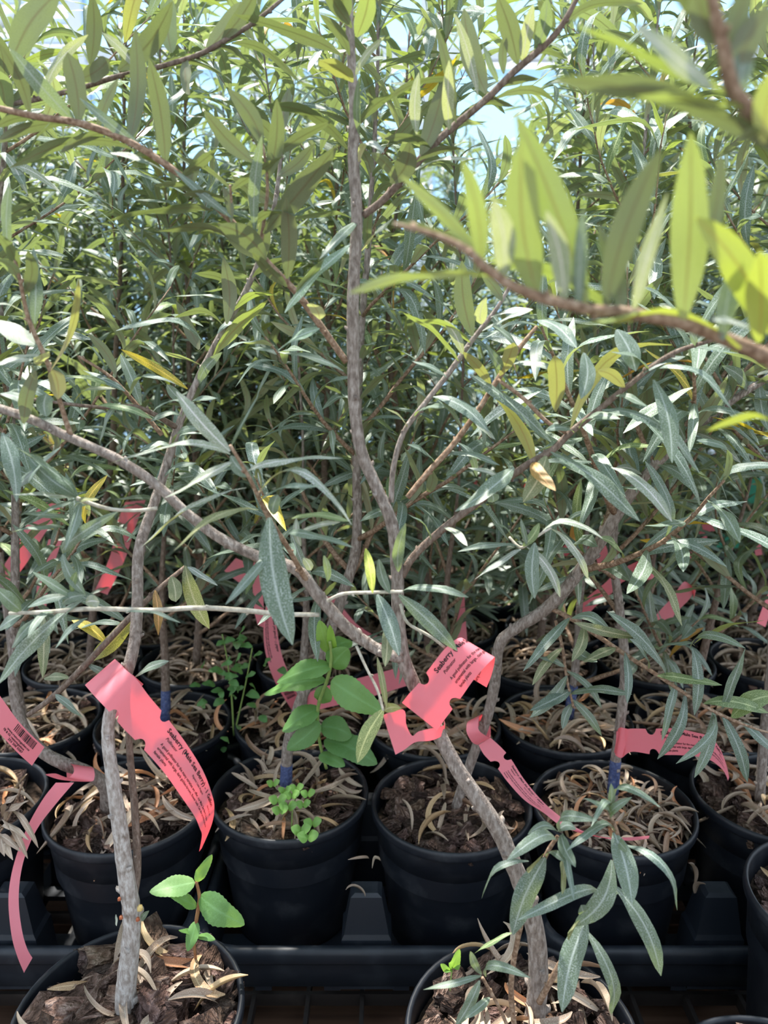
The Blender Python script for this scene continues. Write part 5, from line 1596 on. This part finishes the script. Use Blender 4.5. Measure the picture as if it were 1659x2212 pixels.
YS = 0.505
weed('seedling', 'young seedling with serrated oval green leaves in the nearest pot at left', at(424, 2075, YS), [
    [(424, 2080, YS, 6), (420, 2040, YS, 7), (424, 1990, YS, 8), (431, 1950, YS, 9), (430, 1930, YS, 8), (424, 1905, YS, 7)]],
    [(421, 1906, 323, 1927, 46, 'u', 0, None, (1.5, 1.3, 1.6)), (424, 1904, 458, 1846, 24, 'c', 0, None, (1.3, 1.2, 1.2)), (425, 1958, 362, 1928, 28, 'u', 0), (432, 1935, 528, 1998, 64, 'c', 1, None, (1.2, 1.15, 1.3)), (424, 1990, 405, 2055, 27, 'c', 0),
     (428, 2022, 465, 2030, 16, 'u', 0), (418, 2018, 386, 2010, 14, 'u', 0)], 'stem_red', YS)
YW = 0.66
weed('broad_leaf_weed', 'broad-leaved green weed rising behind the clover pot beside the leaning trunk', at(690, 1650, 0.70), [
    [(705, 1660, 0.70, 7), (690, 1600, 0.69, 7), (686, 1550, 0.68, 7), (690, 1515, 0.67, 8), (708, 1465, 0.66, 8), (716, 1420, 0.655, 8), (712, 1385, 0.65, 7)]],
    [(716, 1438, 598, 1474, 50, 'u', 1), (716, 1470, 826, 1540, 66, 'c', 1, (0.65, 0.62)), (715, 1440, 752, 1400, 54, 'c', 0), (712, 1410, 690, 1340, 34, 'c', 0, None, (1.5, 1.3, 1.0)), (722, 1415, 712, 1350, 20, 'c', 0, None, (1.6, 1.4, 0.7)),
     (718, 1400, 760, 1385, 44, 'u', 0, (0.66, 0.68)), (705, 1470, 570, 1500, 44, 'u', 1, (0.67, 0.68)), (700, 1480, 695, 1520, 40, 'c', 1, (0.67, 0.68)), (690, 1530, 610, 1580, 50, 'u', 1, (0.68, 0.67), (0.75, 0.8, 0.8)), (690, 1560, 620, 1620, 46, 'c', 1, (0.68, 0.66), (0.75, 0.8, 0.8)),
     (692, 1570, 760, 1590, 60, 'u', 1, (0.685, 0.69), (0.7, 0.75, 0.8)), (700, 1600, 815, 1650, 60, 'u', 1, (0.69, 0.68), (0.7, 0.75, 0.8)), (690, 1630, 745, 1655, 34, 'u', 0, (0.69, 0.67), (0.8, 0.85, 0.9))], 'stem_green', YW)
# clover in the pot behind the seedling
cl = []
for (x, y_, r) in ((600, 1725, 22), (622, 1740, 22), (605, 1748, 20), (650, 1790, 24), (675, 1775, 22), (665, 1805, 26), (640, 1700, 18), (665, 1712, 18), (590, 1690, 16), (630, 1715, 20), (655, 1735, 18), (615, 1705, 16)):
    cl.append((x, y_ + 6, x + r * 0.9, y_ - 4, r, 'u', 0, (0.665 - (y_ - 1700) * 0.0004, 0.663 - (y_ - 1700) * 0.0004), (1.3, 1.2, 1.0)))
    cl.append((x, y_ + 6, x - r * 0.9, y_ - 2, r, 'u', 0, (0.665 - (y_ - 1700) * 0.0004, 0.663 - (y_ - 1700) * 0.0004), (1.25, 1.2, 1.0)))
weed('clover_patch', 'small bright green clover patch in the pot behind the serrated seedling', at(630, 1770, 0.665), [[(630, 1790, 0.665, 3), (632, 1750, 0.66, 3), (640, 1720, 0.655, 3)], [(655, 1815, 0.655, 3), (660, 1795, 0.65, 3), (668, 1780, 0.648, 3)]], cl)
weed('sprout', 'tiny two-leaved green sprout in the pot of the leaning trunk', at(975, 2125, 0.445), [[(972, 2140, 0.445, 3), (975, 2105, 0.443, 3), (976, 2090, 0.442, 3)]],
     [(976, 2092, 992, 2050, 22, 'c', 0, None, (1.3, 1.2, 1.0)), (974, 2096, 952, 2082, 14, 'c', 0, None, (1.3, 1.2, 1.0)), (976, 2095, 960, 2100, 12, 'u', 0), (978, 2090, 994, 2084, 14, 'c', 0)], 'stem_green', 0.442)
bw = []
rw = random.Random(8)
for k in range(46):
    x, y_ = rw.gauss(500, 45), rw.gauss(1450, 50)
    yy = 0.84 + rw.uniform(-0.03, 0.03)
    a = rw.uniform(0, 6.28)
    L = rw.uniform(18, 34)
    bw.append((x, y_, x + L * math.cos(a), y_ + L * 0.6 * math.sin(a), L * 0.62, 'u', rw.randrange(3), (yy, yy - 0.01), (0.7, 0.8, 0.9)))
weed('low_weed', 'dark low weed with small rounded leaves left of the hanging lettered strip', at(505, 1570, 0.85), [[(505, 1590, 0.86, 4), (500, 1500, 0.845, 4), (490, 1420, 0.84, 3), (480, 1370, 0.835, 3)], [(505, 1590, 0.86, 4), (530, 1480, 0.845, 3), (545, 1400, 0.84, 3)]], bw)

# loose dead leaves caught between the pots
for k, (x, y_, yy, rz, L) in enumerate(((772, 1868, 0.632, 0.4, 0.032), (800, 1880, 0.634, 2.2, 0.028), (757, 1912, 0.628, 1.2, 0.026), (1480, 1890, 0.640, 0.8, 0.04), (1500, 1935, 0.632, 2.0, 0.045), (1520, 1990, 0.628, 1.5, 0.034))):
    o = mesh_obj('dead_leaf', DRY[k % len(DRY)])
    o.location = at(x, y_, yy)
    o.rotation_euler = (0.5, 0.9 if k > 2 else 0.3, rz)
    o.scale = (L, L, L)
    tag_props(o, 'curled dead leaf fallen on the tray between the clover pot and its neighbour' if k < 3 else 'curled dead leaf caught in the gap beside the forward pot at right', 'dead leaf',
              'dead leaves between the middle pots' if k < 3 else 'dead leaves in the right gap')
